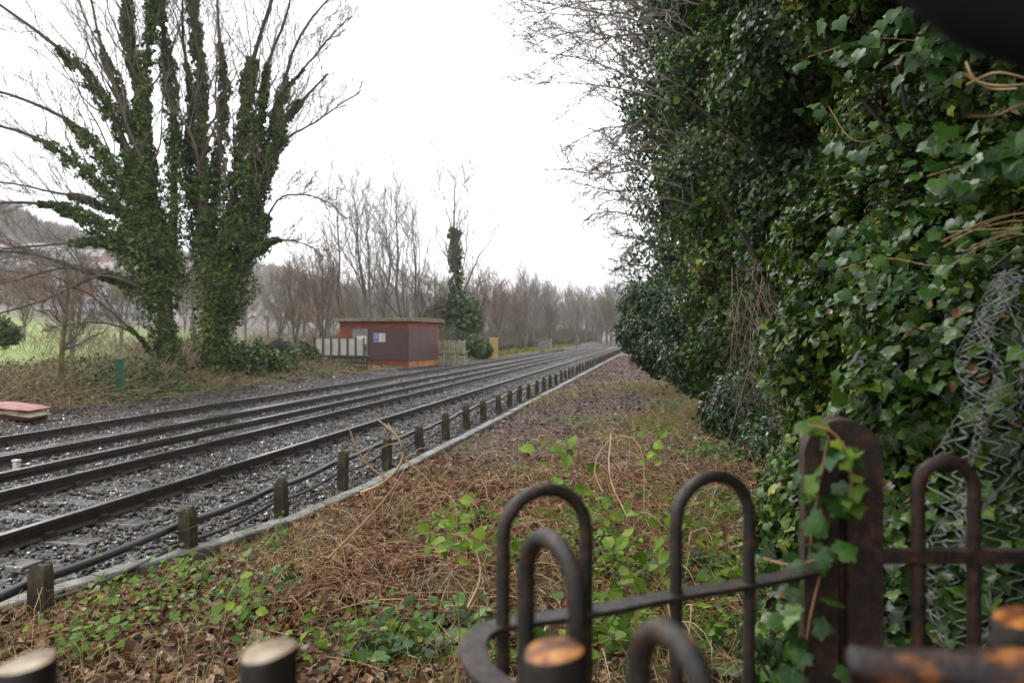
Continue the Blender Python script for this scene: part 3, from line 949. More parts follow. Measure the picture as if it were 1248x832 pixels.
# ivy filling the upper right gap, plus unseen overhead foliage added to block the sky
canopy = [((3.4, 4.6, 2.3), (1.1, 1.3, 1.6)), ((3.2, 3.9, 4.2), (1.2, 1.3, 1.3)), ((4.3, 6.2, 2.6), (1.3, 1.8, 2.6)), ((3.6, 4.2, 3.9), (1.2, 1.3, 1.2)), ((2.9, 2.6, 4.6), (1.6, 1.6, 1.2)), ((2.9, .2, 4.6), (1.9, 1.9, 1.5)), ((2.5, -2.2, 3.6), (1.8, 2.0, 2.4)), ((3.4, 3.4, 2.9), (1.3, 1.8, 1.6)), ((2.9, -.2, 1.4), (1.2, 2.0, 1.8)), ((3.5, 5.2, 5.8), (1.8, 2.0, 1.8)), ((3.8, 8.5, 6.5), (1.8, 2.4, 2.0))]
canopy += [((1.0, 2.2, 4.7), (1.3, 1.6, .9)), ((1.3, 4.6, 5.6), (1.2, 1.5, .9)), ((1.7, 7.0, 7.2), (1.3, 1.6, 1.0))]  # out-of-view overhang added to shade the upper hedge
canopy = [(np.array(c, float), np.array(r, float)) for c, r in canopy]
hedge_tree('ivy_tree', 'dark overhanging ivy tree in the upper right corner, with unseen canopy added for shade', 'tree', canopy, 420, .085, IVYS, M['ivy'], 25, trunk=(3.3, 1.5), core=.75, group=GR, wf=1.2)

# near ivy bank behind the railing
tJ, trJ, rJ = hedge_tree('ivy_bank', 'large-leaved glossy ivy bank right behind the hoop railing and post', 'ivy',
    [B(1262, 400, 3.1, .62, .6, .42), B(1250, 520, 2.9, .62, .6, .45), B(1235, 650, 2.8, .68, .6, .45), B(1225, 790, 2.7, .70, .6, .45), B(1230, 930, 2.6, .72, .6, .4)],
    3000, .054, IVY, M['ivy'], 26, trunk=(1.75, 3.0), wf=3.4, amp=.25, hang=.7, trunk_r=.04, hole=-.55)
# low leafy fringe between the verge and the near ivy
hedge_tree('ivy_bush', 'low ivy mound between the leafy verge and the thick gate post', 'ivy',
    [B(1010, 640, 4.2, .38, .5, .40), B(1015, 760, 3.4, .34, .45, .36), B(1010, 590, 5.6, .5, .7, .45)],
    1900, .06, IVY, M['ivy'], 27, trunk=tuple(W(1030, 408, 4.2)[:2]), core=.5, wf=3.0, amp=.25, trunk_r=.03)

hedge_tree('laurel_bush', 'glossy dark bush bulging out over the kerb at the far end of the hedge', 'bush',
    [B(800, 375, 20, .95, 1.0, .75), B(775, 405, 19.5, .62, .8, .62), B(812, 425, 19, .9, 1.0, .7)],
    900, .10, OVAL, M['laurel'], 28, trunk=(.9, 19.5), core=.55, wf=1.6, amp=.3, trunk_r=.06)
hedge_tree('laurel_bush', 'dark glossy bush under the ivy tree beside the leaf-strewn verge', 'bush',
    [B(865, 440, 15, .85, .9, .75), B(850, 385, 15.5, .8, .9, .6), B(905, 500, 12, .6, .7, .6), B(935, 545, 10, .5, .6, .5)],
    1000, .085, OVAL, M['laurel'], 29, trunk=(1.0, 15), core=.55, wf=1.6, amp=.3, trunk_r=.06)

# bare twigs poking out of the hedge to the left, each set belongs to its tree
def side_twigs(root, starts, rng, mat, n2=8, n3=5):
    P = np.array([resample(s, 7) for s in starts]); R = np.array([np.linspace(r0, .008, 7) for r0 in [.03] * len(starts)])
    a = Acc(); a.tubes(P, R, 5, rng.uniform(0, 1, len(P)))
    c1 = grow(P, R, rng, n2, .42, (.4, .95), .05, K=5, t0=.15, rr=.6, rmin=.011)
    a.tubes(*c1, 4, rng.uniform(0, 1, len(c1[0])))
    c2 = grow(*c1, rng, n3, .6, (.4, 1.0), .03, K=4, rmin=.009)
    a.tubes(*c2, 3, rng.uniform(0, 1, len(c2[0])))
    return a.build('bare_branches', mat, root)
st = []
for (x0, y0, x1, y1, x2, y2) in [(800, 30, 690, 8, 600, -8), (800, 60, 700, 30, 640, 60), (800, 110, 720, 70, 640, 62), (810, 120, 720, 100, 635, 102), (800, 150, 740, 110, 700, 95),
        (790, 160, 740, 150, 690, 180), (800, 200, 740, 215, 680, 205), (800, 180, 745, 190, 710, 215), (790, 270, 750, 255, 715, 262), (800, 20, 740, -10, 660, -30), (790, 90, 745, 60, 715, 30),
        (790, 140, 750, 170, 735, 200), (810, 330, 770, 320, 745, 330), (800, 300, 765, 285, 742, 290), (790, 230, 750, 235, 700, 222), (795, 50, 748, 30, 705, 55), (800, 10, 720, 22, 630, 12), (800, 40, 710, 48, 660, 80), (800, 0, 700, 0, 620, 30), (780, 200, 748, 200, 728, 225), (790, 250, 752, 240, 730, 250), (800, 350, 765, 340, 748, 352), (790, 100, 750, 90, 722, 110), (800, 290, 765, 300, 750, 322)]:
    zz = 21 + rF.uniform(-1.2, 1.2)
    st.append([W(x0, y0, zz), W(x1, y1, zz - .3), W(x2, y2, zz - .6)])
side_twigs(tF, st, rF, M['twig'], 14, 8)
st = []
for (x0, y0, x1, y1, x2, y2) in [(860, 60, 790, 20, 720, 10), (870, 20, 790, -20, 690, -30), (850, 120, 800, 90, 765, 60), (870, 200, 810, 170, 770, 175), (860, 260, 815, 235, 780, 240)]:
    st.append([trG[np.argmin(np.abs(trG[:, 2] - W(x0, y0, 13.6)[2]))], W(x0, y0, 13.6), W(x1, y1, 13.2), W(x2, y2, 13)])
side_twigs(tG, st, rG, M['twiggrey'], 8, 6)
# reddish dead twigs hanging through the middle gap
rng = np.random.default_rng(77)
P = []
for k in range(34):
    x0 = rng.normal(930, 22); y0 = rng.uniform(300, 420); x1 = x0 + rng.normal(28, 34); y1 = y0 + rng.uniform(50, 170)
    z0 = rng.uniform(7.2, 7.9)
    P.append(resample([W(x0, y0, z0 + .2), W((x0 + x1) / 2 + rng.uniform(-22, 22), (y0 + y1) / 2, z0), W(x1, y1, z0 - .1)], 6))
P = np.array(P); a = Acc(); R = np.tile(np.linspace(.005, .002, 6), (len(P), 1))
a.tubes(P, R, 4, rng.uniform(0, 1, len(P)))
c = grow(P, R, rng, 11, .45, (.4, 1.3), .05, K=5, rmin=.0018, wig=.2); a.tubes(*c, 3, rng.uniform(0, 1, len(c[0])))
a.build('dead_twigs', M['twigred'], label='hanging cluster of reddish dead twigs in the middle of the ivy hedge', cat='dead twigs')

# dark bough crossing the top right corner close to the lens
a = Acc(); P = smooth_poly([W(1000, -160, .42), W(1120, -62, .40), W(1225, 5, .38), W(1330, 50, .36), W(1500, 80, .38)], 20)
a.tubes([P], [.026 + .002 * np.sin(np.arange(20) * .9)], 18)
M['bough'] = noise_mat('dark_smooth_bark', [(.3, (.008, .008, .009)), (.7, (.018, .018, .019))], 7, .95, .3, .01, spec=.1)
a.build('tree_bough', M['bough'], smooth=True, label='thick dark bough blurred across the top right corner', cat='bough')

# pale twisting twigs right
def stems(name, lines, r, mat, label, cat, n2=0, seed=0, parent=None):
    rng = np.random.default_rng(seed)
    P = np.array([smooth_poly(l, 14) for l in lines]); R = np.tile(np.linspace(r, r * .55, 14), (len(P), 1))
    a = Acc(); a.tubes(P, R, 7, rng.uniform(0, 1, len(P)))
    if n2:
        c = grow(P, R, rng, n2, .3, (.4, 1.1), 0, K=5, rmin=.0012, wig=.2); a.tubes(*c, 4, rng.uniform(0, 1, len(c[0])))
    return a.build(name, mat, parent, smooth=True, label=label, cat=cat)
stems('twisted_twig', [[W(1175, 90, 2.0), W(1195, 102, 2.0), W(1225, 106, 1.95), W(1280, 98, 1.9)], [W(1178, 104, 2.0), W(1200, 92, 2.0), W(1222, 86, 1.95), W(1290, 110, 1.9)],
                       [W(1178, 76, 2.02), W(1184, 94, 2.0), W(1205, 110, 2.0), W(1240, 108, 1.9)]], .004, M['strawstem'], 'pale twisted bare twigs against the dark hollow at upper right', 'twig')
stems('twisted_twig', [[W(1180, 142, 2.0), W(1215, 143, 2.0), W(1240, 128, 1.95), W(1290, 118, 1.9)]], .005, M['orangestem'], 'single orange-brown twig below the pale twisted twigs, upper right', 'twig', 3, 3)
ln = []
for k in range(9):
    y0 = rng.uniform(235, 335); x0 = rng.uniform(1130, 1215)
    ln.append([W(x0, y0 + rng.uniform(-5, 25), 2.5), W((x0 + 1290) / 2, y0 + rng.uniform(-28, 14), 2.35), W(1300, y0 + rng.uniform(-25, 25), 2.2)])
stems('bare_ivy_vines', ln, .0022, M['orangestem'], 'spray of long yellow-orange bare stems reaching in from the right edge', 'stems', 3, 4)

# single sprays of large leaves in front of the hollow
def spray(name, label, cat, path, n, size, mat, seed, T=IVY, r=.003, wid=.06, smat='dry', pinn=0):
    rng = np.random.default_rng(seed)
    P = smooth_poly(path, 20)
    root = empty(name, P[0], label, cat)
    a = Acc(); a.tubes([P], [np.linspace(r, r * .5, 20)], 6); a.build('stem', M[smat], root, smooth=True)
    t = rng.uniform(0, 19, n); i = np.minimum(t.astype(int), 18); p = P[i] + (P[i + 1] - P[i]) * (t - i)[:, None]
    off = rng.normal(0, wid, (n, 3)); q = p + off
    tocam = unit(np.array([0, 0, CAMH]) - q)
    nrm = tocam * .7 + np.array([-.3, 0, .6]) + rng.normal(0, .4, (n, 3))
    tip = np.stack([rng.normal(0, .6, n), rng.normal(0, .6, n), -.7 + rng.normal(0, .5, n)], 1)
    X, Y, Z = leaf_frames(rng, nrm, tip)
    b = Acc(); b.veins = T is IVY; b.scatter(T, q, X, Y, Z, size * rng.uniform(.55, 1.2, n), np.clip(rng.beta(2, 2, n), 0, 1))
    b.build('leaves', mat, root)
    return root
M['ivynear'] = tint_mat('ivy_leaf_near', [(0, (.014, .045, .008)), (.4, (.030, .095, .014)), (.8, (.075, .17, .025)), (1, (.20, .30, .06))], .38, .25, .35, 60, ((.7, .75, .7), (1, 1, 1)), veins=True)
spray('ivy_spray', 'ivy spray lit against the dark hollow near the top of the hedge', 'ivy', [W(985, 70, 3.6), W(1060, 45, 3.4), W(1120, 50, 3.2), W(1165, 55, 3.0)], 60, .085, M['ivynear'], 41, wid=.07)
spray('ivy_spray', 'second ivy spray left of the hollow, above the orange twig', 'ivy', [W(1010, 130, 3.8), W(1040, 180, 3.6), W(1090, 160, 3.4)], 26, .07, M['ivynear'], 42, wid=.09)
spray('ivy_spray', 'bright ivy spray above the grey netting at the right edge', 'ivy', [W(1130, 215, 2.6), W(1180, 200, 2.5), W(1240, 190, 2.3), W(1290, 170, 2.2)], 70, .066, M['ivynear'], 43, wid=.07)
spray('ivy_spray', 'yellow-green ivy spray left of the grey netting', 'ivy', [W(1020, 330, 3.3), W(1080, 310, 3.0), W(1150, 330, 2.8), W(1200, 300, 2.6)], 90, .062, M['ivynear'], 44, wid=.09)
spray('ivy_spray', 'leafy ivy spray climbing the left side of the thick gate post', 'ivy', [W(985, 700, 1.60), W(990, 640, 1.56), W(1000, 580, 1.54), W(1010, 530, 1.56)], 20, .044, M['ivynear'], 45, wid=.026)
spray('ivy_spray', 'ivy spray of large grey-green leaves on the rail end beside the gate post', 'ivy', [W(930, 680, 1.6), W(965, 690, 1.5), W(1000, 680, 1.5), W(1020, 680, 1.5)], 11, .055, M['ivynear'], 46, wid=.022)
spray('ivy_spray', 'small pale ivy shoot hanging over the top of the gate post', 'ivy', [W(985, 518, 1.55), W(1015, 522, 1.52), W(1040, 560, 1.5), W(1035, 620, 1.5)], 10, .038, M['bright'], 47, wid=.014, r=.0025)
spray('ivy_spray', 'ivy spray hanging low in front of the post foot', 'ivy', [W(1000, 700, 1.58), W(985, 760, 1.56), W(975, 840, 1.55)], 14, .048, M['ivynear'], 48, wid=.035)

# ------------------------------------------------------------------ torn chain-link netting
def netting():
    rng = np.random.default_rng(12)
    left = smooth_poly([W(1212, 335, 2.05), W(1200, 400, 2.0), W(1185, 470, 1.95), W(1160, 560, 1.9), W(1140, 650, 1.85), W(1128, 760, 1.8), W(1120, 900, 1.8)], 60)
    right = smooth_poly([W(1262, 330, 2.0), W(1300, 400, 1.95), W(1340, 480, 1.9), W(1380, 560, 1.8), W(1400, 660, 1.8), W(1400, 760, 1.8), W(1400, 900, 1.8)], 60)
    def S(u, v):
        i = np.clip(v * 59, 0, 58.999); k = i.astype(int); f = (i - k)[:, None]
        l = left[k] * (1 - f) + left[k + 1] * f; r = right[k] * (1 - f) + right[k + 1] * f
        uu = (u ** 1.8)
        p = l + (r - l) * uu[:, None]
        fold = .05 * np.sin(u * 22 + v * 9 + 1.5 * np.sin(v * 13)) * (1 - u) + .03 * np.sin(v * 23 + u * 7)
        p = p + fold[:, None] * np.array([.6, -.8, .1]) + .012 * np.stack([np.sin(v * 17 + u * 5), np.cos(v * 15 + u * 9), np.sin(u * 13 + v * 19)], 1)
        return p
    ncol, nrow = 20, 30
    P = []
    for c in range(ncol):
        v = np.arange(nrow * 2 + 1) / (nrow * 2)
        u = (c + (np.arange(nrow * 2 + 1) % 2) * 1.6) / ncol
        vv = np.repeat(v, 3)[:-2]; 
        ui = np.interp(np.arange(len(vv)) / 3, np.arange(len(u)), u); vi = np.interp(np.arange(len(vv)) / 3, np.arange(len(v)), v)
        q = S(ui, vi)
        for _ in range(2): q[1:-1] = .25 * q[:-2] + .5 * q[1:-1] + .25 * q[2:]
        P.append(q)
    P = np.array(P)
    a = Acc(); a.tubes(P, np.full(P.shape[:2], .0012), 4, rng.uniform(0, 1, len(P)))
    m = noise_mat('dull_galvanised_wire', [(.3, (.08, .08, .08)), (.7, (.19, .185, .18))], 20, .5, 0, metal=.3)
    a.build('wire_netting', m, label='torn sagging grey wire netting draped over the ivy at the right edge', cat='wire netting')
netting()

# ------------------------------------------------------------------ verge: leaf litter, moss, weeds, dead brambles
def verge_points(rng, n, y0, y1, pw=1.0):
    y = y0 + (y1 - y0) * rng.uniform(0, 1, n) ** pw
    x0 = -np.interp(y, [0, 2.9, 3.9, 4.8, 5.6, 6.6, 8], [4.6, 4.6, 4.1, 3.75, 3.5, 3.25, 3.08])
    x0 = np.maximum(kerb_x(y) + .06 + .05 * np.sin(y * 7) + .05 * np.sin(y * 17), -y * 1.05 - .3)
    x1 = np.interp(y, [1.5, 5, 10, 16, 22, 30, 60], [1.3, 1.9, 2.2, 1.7, 1.5, .8, .4])
    x = x0 + (x1 - x0) * rng.uniform(0, 1, n)
    return x, y

def litter():
    rng = np.random.default_rng(31)
    for name, mat, n, y0, y1, size, lab in (('leaf_litter', M['litter'], 56000, 1.6, 10.5, .050, 'wet brown fallen leaves covering the near verge'),
                                            ('leaf_litter', M['litter2'], 52000, 7.5, 60, .055, 'purplish brown fallen leaves on the far part of the verge')):
        x, y = verge_points(rng, n, y0, y1, .95)
        if name and y0 > 5:
            k = rng.uniform(0, 1, n) < sstep(7.5, 11, y); x, y = x[k], y[k]
        else:
            k = rng.uniform(0, 1, n) > sstep(7.5, 11, y) ; x, y = x[k], y[k]
        n = len(x); z = ground_z(x, y) + rng.uniform(.0, .035, n)
        p = np.stack([x, y, z], 1)
        moss = wob(p, 61, 1.1)
        k = (moss < .42) | (rng.uniform(0, 1, n) < .25); p = p[k]; n = len(p)
        nrm = np.stack([rng.normal(0, .45, n), rng.normal(0, .45, n), np.ones(n)], 1)
        X, Y, Z = leaf_frames(rng, nrm, rng.normal(size=(n, 3)))
        a = Acc(); tint = np.clip(rng.beta(1.5, 1.9, n), 0, 1)
        a.scatter(CRUMP, p, X, Y, Z, size * rng.lognormal(0, .3, n), tint)
        a.build(name, mat, kind='stuff', label=lab)
    # a scatter of leaves blown on to the cess and ballast
litter()

def moss():
    rng = np.random.default_rng(32)
    x, y = verge_points(rng, 110000, 2.2, 55, 1.5)
    z = ground_z(x, y); p = np.stack([x, y, z], 1); n = len(p)
    dens = wob(p, 61, 1.1) + .35 * np.exp(-((x + 2.7) / .35) ** 2)
    k = dens > .36 + .75 * sstep(7, 12, y) * (x > -2.75) * (x < .5 + .02 * y) + .2 * rng.normal(size=n) ; p = p[k]; n = len(p)
    nrm = np.stack([rng.normal(0, .8, n), rng.normal(0, .8, n), np.full(n, .4)], 1)
    tip = np.stack([rng.normal(0, .5, n), rng.normal(0, .5, n), np.ones(n)], 1)
    X, Y, Z = leaf_frames(rng, nrm, tip)
    a = Acc(); a.scatter(BLADE, p, X * 1.3, Y, Z, .045 * rng.lognormal(0, .4, n), np.clip(rng.beta(2, 2, n), 0, 1))
    a.build('moss_and_grass', M['moss'], kind='stuff', label='yellow-green moss and short grass patches among the leaves')
moss()

def straw():
    """withered grass and yellow-green blades rooted over the verge"""
    rng = np.random.default_rng(38)
    x, y = verge_points(rng, 38000, 1.8, 26, 1.25); p = np.stack([x, y, ground_z(x, y)], 1)
    f = wob(p, 39, .8) + .7 * sstep(-1.6, .6, x); k = f > .25 + .6 * sstep(12, 20, y) + .3 * rng.normal(size=len(p)); p = p[k]; n = len(p)
    h = .10 * rng.lognormal(0, .45, n); th = rng.uniform(0, 2 * PI, n); le = h * rng.uniform(.3, 1.2, n)
    d = np.stack([np.cos(th), np.sin(th), 0 * th], 1) * le[:, None]; up = np.zeros((n, 3)); up[:, 2] = h
    P = np.stack([p, p + d * .35 + up * .7, p + d + up * .85, p + d * 1.7 + up * .6], 1)
    a = Acc(); a.tubes(P, np.tile([.0016, .0014, .001, .0005], (n, 1)) * np.interp(p[:, 1], [2, 20], [1, 3])[:, None], 3, np.clip(rng.beta(1.6, 1.4, n), 0, 1))
    mt = tint_mat('withered_grass', [(0, (.10, .12, .02)), (.35, (.20, .20, .045)), (.6, (.33, .24, .09)), (1, (.50, .38, .19))], .7)
    a.build('withered_grass', mt, kind='stuff', label='withered straw and yellow-green grass over the verge')
straw()

def ground_weeds():
    rng = np.random.default_rng(33)
    a = Acc()
    # clumps given on the ground: (px, py of the clump on the picture's ground, radius m, count, leaf size)
    cl = [(250, 735, .30, 80, .034), (210, 770, .3, 90, .03), (130, 780, .3, 90, .024), (300, 755, .22, 50, .045), (440, 800, .25, 80, .045), (340, 815, .2, 60, .045), (500, 790, .15, 70, .045),
          (540, 660, .3, 190, .045), (585, 640, .2, 80, .05), (840, 780, .3, 170, .045), (900, 720, .3, 180, .045), (760, 700, .3, 220, .05), (860, 640, .35, 230, .042), (930, 640, .3, 180, .045),
          (690, 560, .15, 35, .075), (740, 790, .25, 140, .045), (800, 530, .5, 260, .045), (330, 670, .12, 60, .025), (230, 715, .2, 100, .03), (700, 640, .3, 150, .045), (800, 610, .4, 220, .042), (720, 670, .25, 140, .05),
          (160, 740, .25, 120, .026), (100, 800, .2, 100, .03), (880, 560, .6, 260, .045), (720, 520, .7, 160, .04), (650, 590, .4, 120, .038), (780, 480, 1.2, 240, .05), (600, 800, .25, 120, .045)]
    cl += [(620, 690, .2, 90, .055), (745, 640, .22, 110, .06), (690, 610, .2, 70, .06), (825, 660, .25, 120, .055), (880, 690, .25, 110, .055), (560, 640, .2, 80, .06), (760, 760, .2, 90, .055)]
    for px, py, rad, n, size in cl:
        z = 1.72 * F / (py - 408); c = W(px, 408, z)
        off = rng.normal(0, rad * .6, (n, 2)); x = c[0] + off[:, 0]; y = c[1] + off[:, 1]
        h = np.abs(rng.normal(0, .09, n)) + .02
        p = np.stack([x, y, ground_z(x, y) + h], 1)
        nrm = np.stack([rng.normal(0, .45, n), rng.normal(0, .45, n) - .35, np.ones(n)], 1)
        X, Y, Z = leaf_frames(rng, nrm, rng.normal(size=(n, 3)) + np.array([0, 0, -.2]))
        a.scatter(OVAL if rng.uniform() < .5 else IVYS, p, X * 1.35, Y, Z, size * rng.lognormal(0, .3, n), np.clip(rng.beta(1.6, 2.2, n), 0, 1))
    a.build('weeds', M['bright'], kind='stuff', label='low green weeds and bramble leaves among the fallen leaves')
    # darker ivy trailing over the ground on the right and bottom
    b = Acc(); b.veins = True
    for px, py, rad, n, size in [(480, 800, .25, 90, .055), (300, 730, .3, 80, .04), (900, 620, .4, 260, .06), (960, 700, .3, 220, .06), (830, 700, .35, 150, .06), (940, 800, .3, 260, .06), (560, 770, .2, 60, .055), (870, 560, .5, 300, .06), (820, 500, .6, 260, .06)]:
        z = 1.72 * F / (py - 408); c = W(px, 408, z); off = rng.normal(0, rad * .7, (n, 2)); x = c[0] + off[:, 0]; y = c[1] + off[:, 1]
        p = np.stack([x, y, ground_z(x, y) + np.abs(rng.normal(0, .06, n)) + .02], 1)
        nrm = np.stack([rng.normal(0, .4, n), rng.normal(0, .4, n) - .3, np.ones(n)], 1)
        X, Y, Z = leaf_frames(rng, nrm, rng.normal(size=(n, 3)))
        b.scatter(IVY, p, X, Y, Z, size * rng.lognormal(0, .3, n), np.clip(rng.beta(1.6, 2.2, n), 0, 1))
    b.build('ground_ivy', M['ivynear'], kind='stuff', label='dark ivy trailing over the ground by the gate')
ground_weeds()

def tangle():
    rng = np.random.default_rng(34)
    P = []; R = []
    zones = [(760, 560, 130, 260), (640, 640, 120, 200), (700, 620, 150, 420), (800, 580, 130, 380), (860, 620, 110, 300), (430, 680, 90, 260), (560, 620, 100, 220), (770, 620, 130, 330), (860, 680, 110, 230), (690, 560, 90, 150), (520, 740, 150, 170), (800, 540, 110, 190), (900, 590, 70, 190), (620, 700, 90, 150), (350, 690, 90, 90), (850, 790, 120, 130)]
    for px, py, sp, n in zones:
        for _ in range(n):
            x_ = px + rng.normal(0, sp * .55); y_ = max(470, py + rng.normal(0, 38)); z = 1.72 * F / (y_ - 408)
            c = W(x_, 408, z); c[2] = gz(c[0], c[1])
            if c[0] < -2.95: continue
            L = rng.uniform(.12, .55); th = rng.uniform(0, 2 * PI); hh = abs(rng.normal(0, .14)) + .02
            d = np.array([math.cos(th), math.sin(th), 0]) * L
            q = [c - d * .5 + [0, 0, rng.uniform(0, .06)], c + rng.normal(0, .05, 3) * [1, 1, 0] + [0, 0, hh], c + d * .5 + [0, 0, rng.uniform(0, .08)]]
            P.append(smooth_poly(q, 7)); R.append(np.full(7, rng.uniform(.0013, .0034)))
    a = Acc(); a.tubes(np.array(P), np.array(R), 4, rng.uniform(0, 1, len(P)))
    a.build('dead_bramble_tangle', M['dry'], kind='stuff', label='tangle of thin dry brown bramble stems over the verge')
tangle()

stems('bramble_cane', [[W(440, 600, 4.9), W(470, 588, 4.8), W(494, 560, 4.75), W(488, 532, 4.75), W(462, 512, 4.8)]], .011, M['strawstem'], 'thick pale dead stem arching up in front of the post row', 'stem', 9, 51)
stems('bramble_cane', [[W(400, 680, 4.3), W(470, 610, 4.5), W(494, 570, 4.7)], [W(494, 560, 4.7), W(530, 590, 4.6), W(545, 640, 4.5)], [W(478, 590, 4.8), W(440, 560, 4.9), W(425, 520, 5.0)]], .007, M['dry'], 'thin branching brown bramble stem crossing the pale arching one', 'stem', 9, 52)
stems('bramble_cane', [[W(735, 600, 3.2), W(720, 570, 3.3), W(745, 528, 3.4), W(785, 535, 3.3), W(785, 620, 3.1)], [W(745, 530, 3.4), W(740, 580, 3.2), W(765, 630, 3.0)]], .004, M['strawstem'], 'thin straw-coloured stem arching above the largest iron hoop', 'stem', 5, 53)
stems('bramble_cane', [[W(745, 570, 3.5), W(790, 590, 3.4), W(835, 605, 3.3)]], .006, M['dry'], 'reddish brown stem lying towards the second iron hoop', 'stem', 5, 54)
stems('bramble_cane', [[W(570, 740, 3.0), W(590, 700, 3.1), W(575, 655, 3.2), W(550, 650, 3.2)]], .005, M['strawstem'], 'curled straw stem left of the curved gate rail', 'stem', 4, 55)

def leafy_shoot(px, py, z, n, size, label, seed, h=.3):
    top = W(px, py, z); g = np.array([top[0] + .05, top[1], gz(top[0], top[1])])
    rng = np.random.default_rng(seed)
    root = empty('bramble_shoot', g, label, 'bramble plant')
    a = Acc(); P = smooth_poly([g, (g + top) / 2 + [.04, 0, .02], top], 10); a.tubes([P], [np.linspace(.004, .0025, 10)], 6); a.build('stem', M['dry'], root)
    p = top + rng.normal(0, 1, (n, 3)) * np.array([size * 1.0, size * .8, size * .8])
    nrm = np.stack([rng.normal(0, .4, n), rng.normal(0, .3, n) - .5, np.ones(n) * .7], 1)
    X, Y, Z = leaf_frames(rng, nrm, np.stack([rng.normal(0, 1, n), rng.normal(0, .5, n), rng.normal(-.3, .4, n)], 1))
    b = Acc(); b.scatter(OVAL, p, X * 1.5, Y, Z, size * rng.uniform(.7, 1.2, n), rng.uniform(.3, 1, n)); b.build('leaves', M['bright'], root)
leafy_shoot(678, 555, 4.0, 9, .085, 'bright green leaf cluster standing up mid verge, above the largest iron hoop', 61)
leafy_shoot(570, 655, 3.2, 14, .07, 'bright leafy bramble shoot left of the largest iron hoop', 62)
leafy_shoot(760, 655, 2.9, 9, .065, 'bright bramble leaves between the two tall hoops', 63)
leafy_shoot(545, 650, 3.4, 12, .06, 'leafy shoot beside the brown tangle, left of the gate', 64)
leafy_shoot(805, 690, 2.6, 8, .06, 'bright bramble leaves just above the flat rail of the gate', 65)
leafy_shoot(790, 545, 5.0, 9, .08, 'small green shoot farther along the verge, right of the leaf cluster', 66)
leafy_shoot(700, 590, 3.6, 8, .06, 'yellow-green shoot right behind the largest iron hoop', 67)
leafy_shoot(280, 755, 4.2, 14, .07, 'leafy dark green weed clump at bottom left near the posts', 68)

# ------------------------------------------------------------------ the two big ivy-clad trees left of the line
def px2w(pts, z0, dz=0.0, z1=None):
    z1 = z0 if z1 is None else z1
    n = len(pts)
    return [W(p[0], p[1], z0 + (z1 - z0) * k / max(1, n - 1)) for k, p in enumerate(pts)]

def sheath(acc, rng, line, rad, dens, size, T, seed):
    """ivy leaves clothing a limb: rad = ivy radius along it"""
    line = np.asarray(line); K = len(line)
    seg = np.linalg.norm(np.diff(line, axis=0), axis=1); L = seg.sum()
    n = int(dens * L * 2 * PI * np.mean(rad))
    if n < 1: return
    t = rng.uniform(0, K - 1.001, n); i = t.astype(int); f = (t - i)[:, None]
    c = line[i] * (1 - f) + line[i + 1] * f
    tan = unit(line[i + 1] - line[i]); r = np.interp(t, np.arange(K), rad)
    pe = rng.normal(size=(n, 3)); pe = unit(pe - (pe * tan).sum(1, keepdims=True) * tan)
    p0 = c + pe * r[:, None]
    lump = 1 + .5 * wob(p0, seed, 2.1) + .5 * wob(p0, seed + 1, 6.5)
    p = c + pe * (r * lump * (1 - np.abs(rng.normal(0, .28, n))))[:, None]
    ok = (wob(p, seed + 3, 3.2) > -.55) & (p[:, 2] > ground_z(p[:, 0], p[:, 1]))
    p, pe = p[ok], pe[ok]; n = len(p)
    nrm = pe + rng.normal(0, .5, (n, 3)) + np.array([0, 0, .35])
    tip = np.stack([rng.normal(0, .6, n), rng.normal(0, .6, n), -.8 + rng.normal(0, .4, n)], 1) + pe * .3
    X, Y, Z = leaf_frames(rng, nrm, tip)
    tint = np.clip(rng.beta(1.8, 2.4, n) + .22 * wob(p, seed + 5, 1.1), 0, 1)
    acc.scatter(T, p, X, Y, Z, size * rng.lognormal(0, .3, n), tint)

M['ivytree'] = tint_mat('ivy_leaf_tree', [(0, (.016, .034, .008)), (.35, (.038, .074, .014)), (.7, (.095, .145, .025)), (1, (.24, .26, .055))], .5, .2, .3)

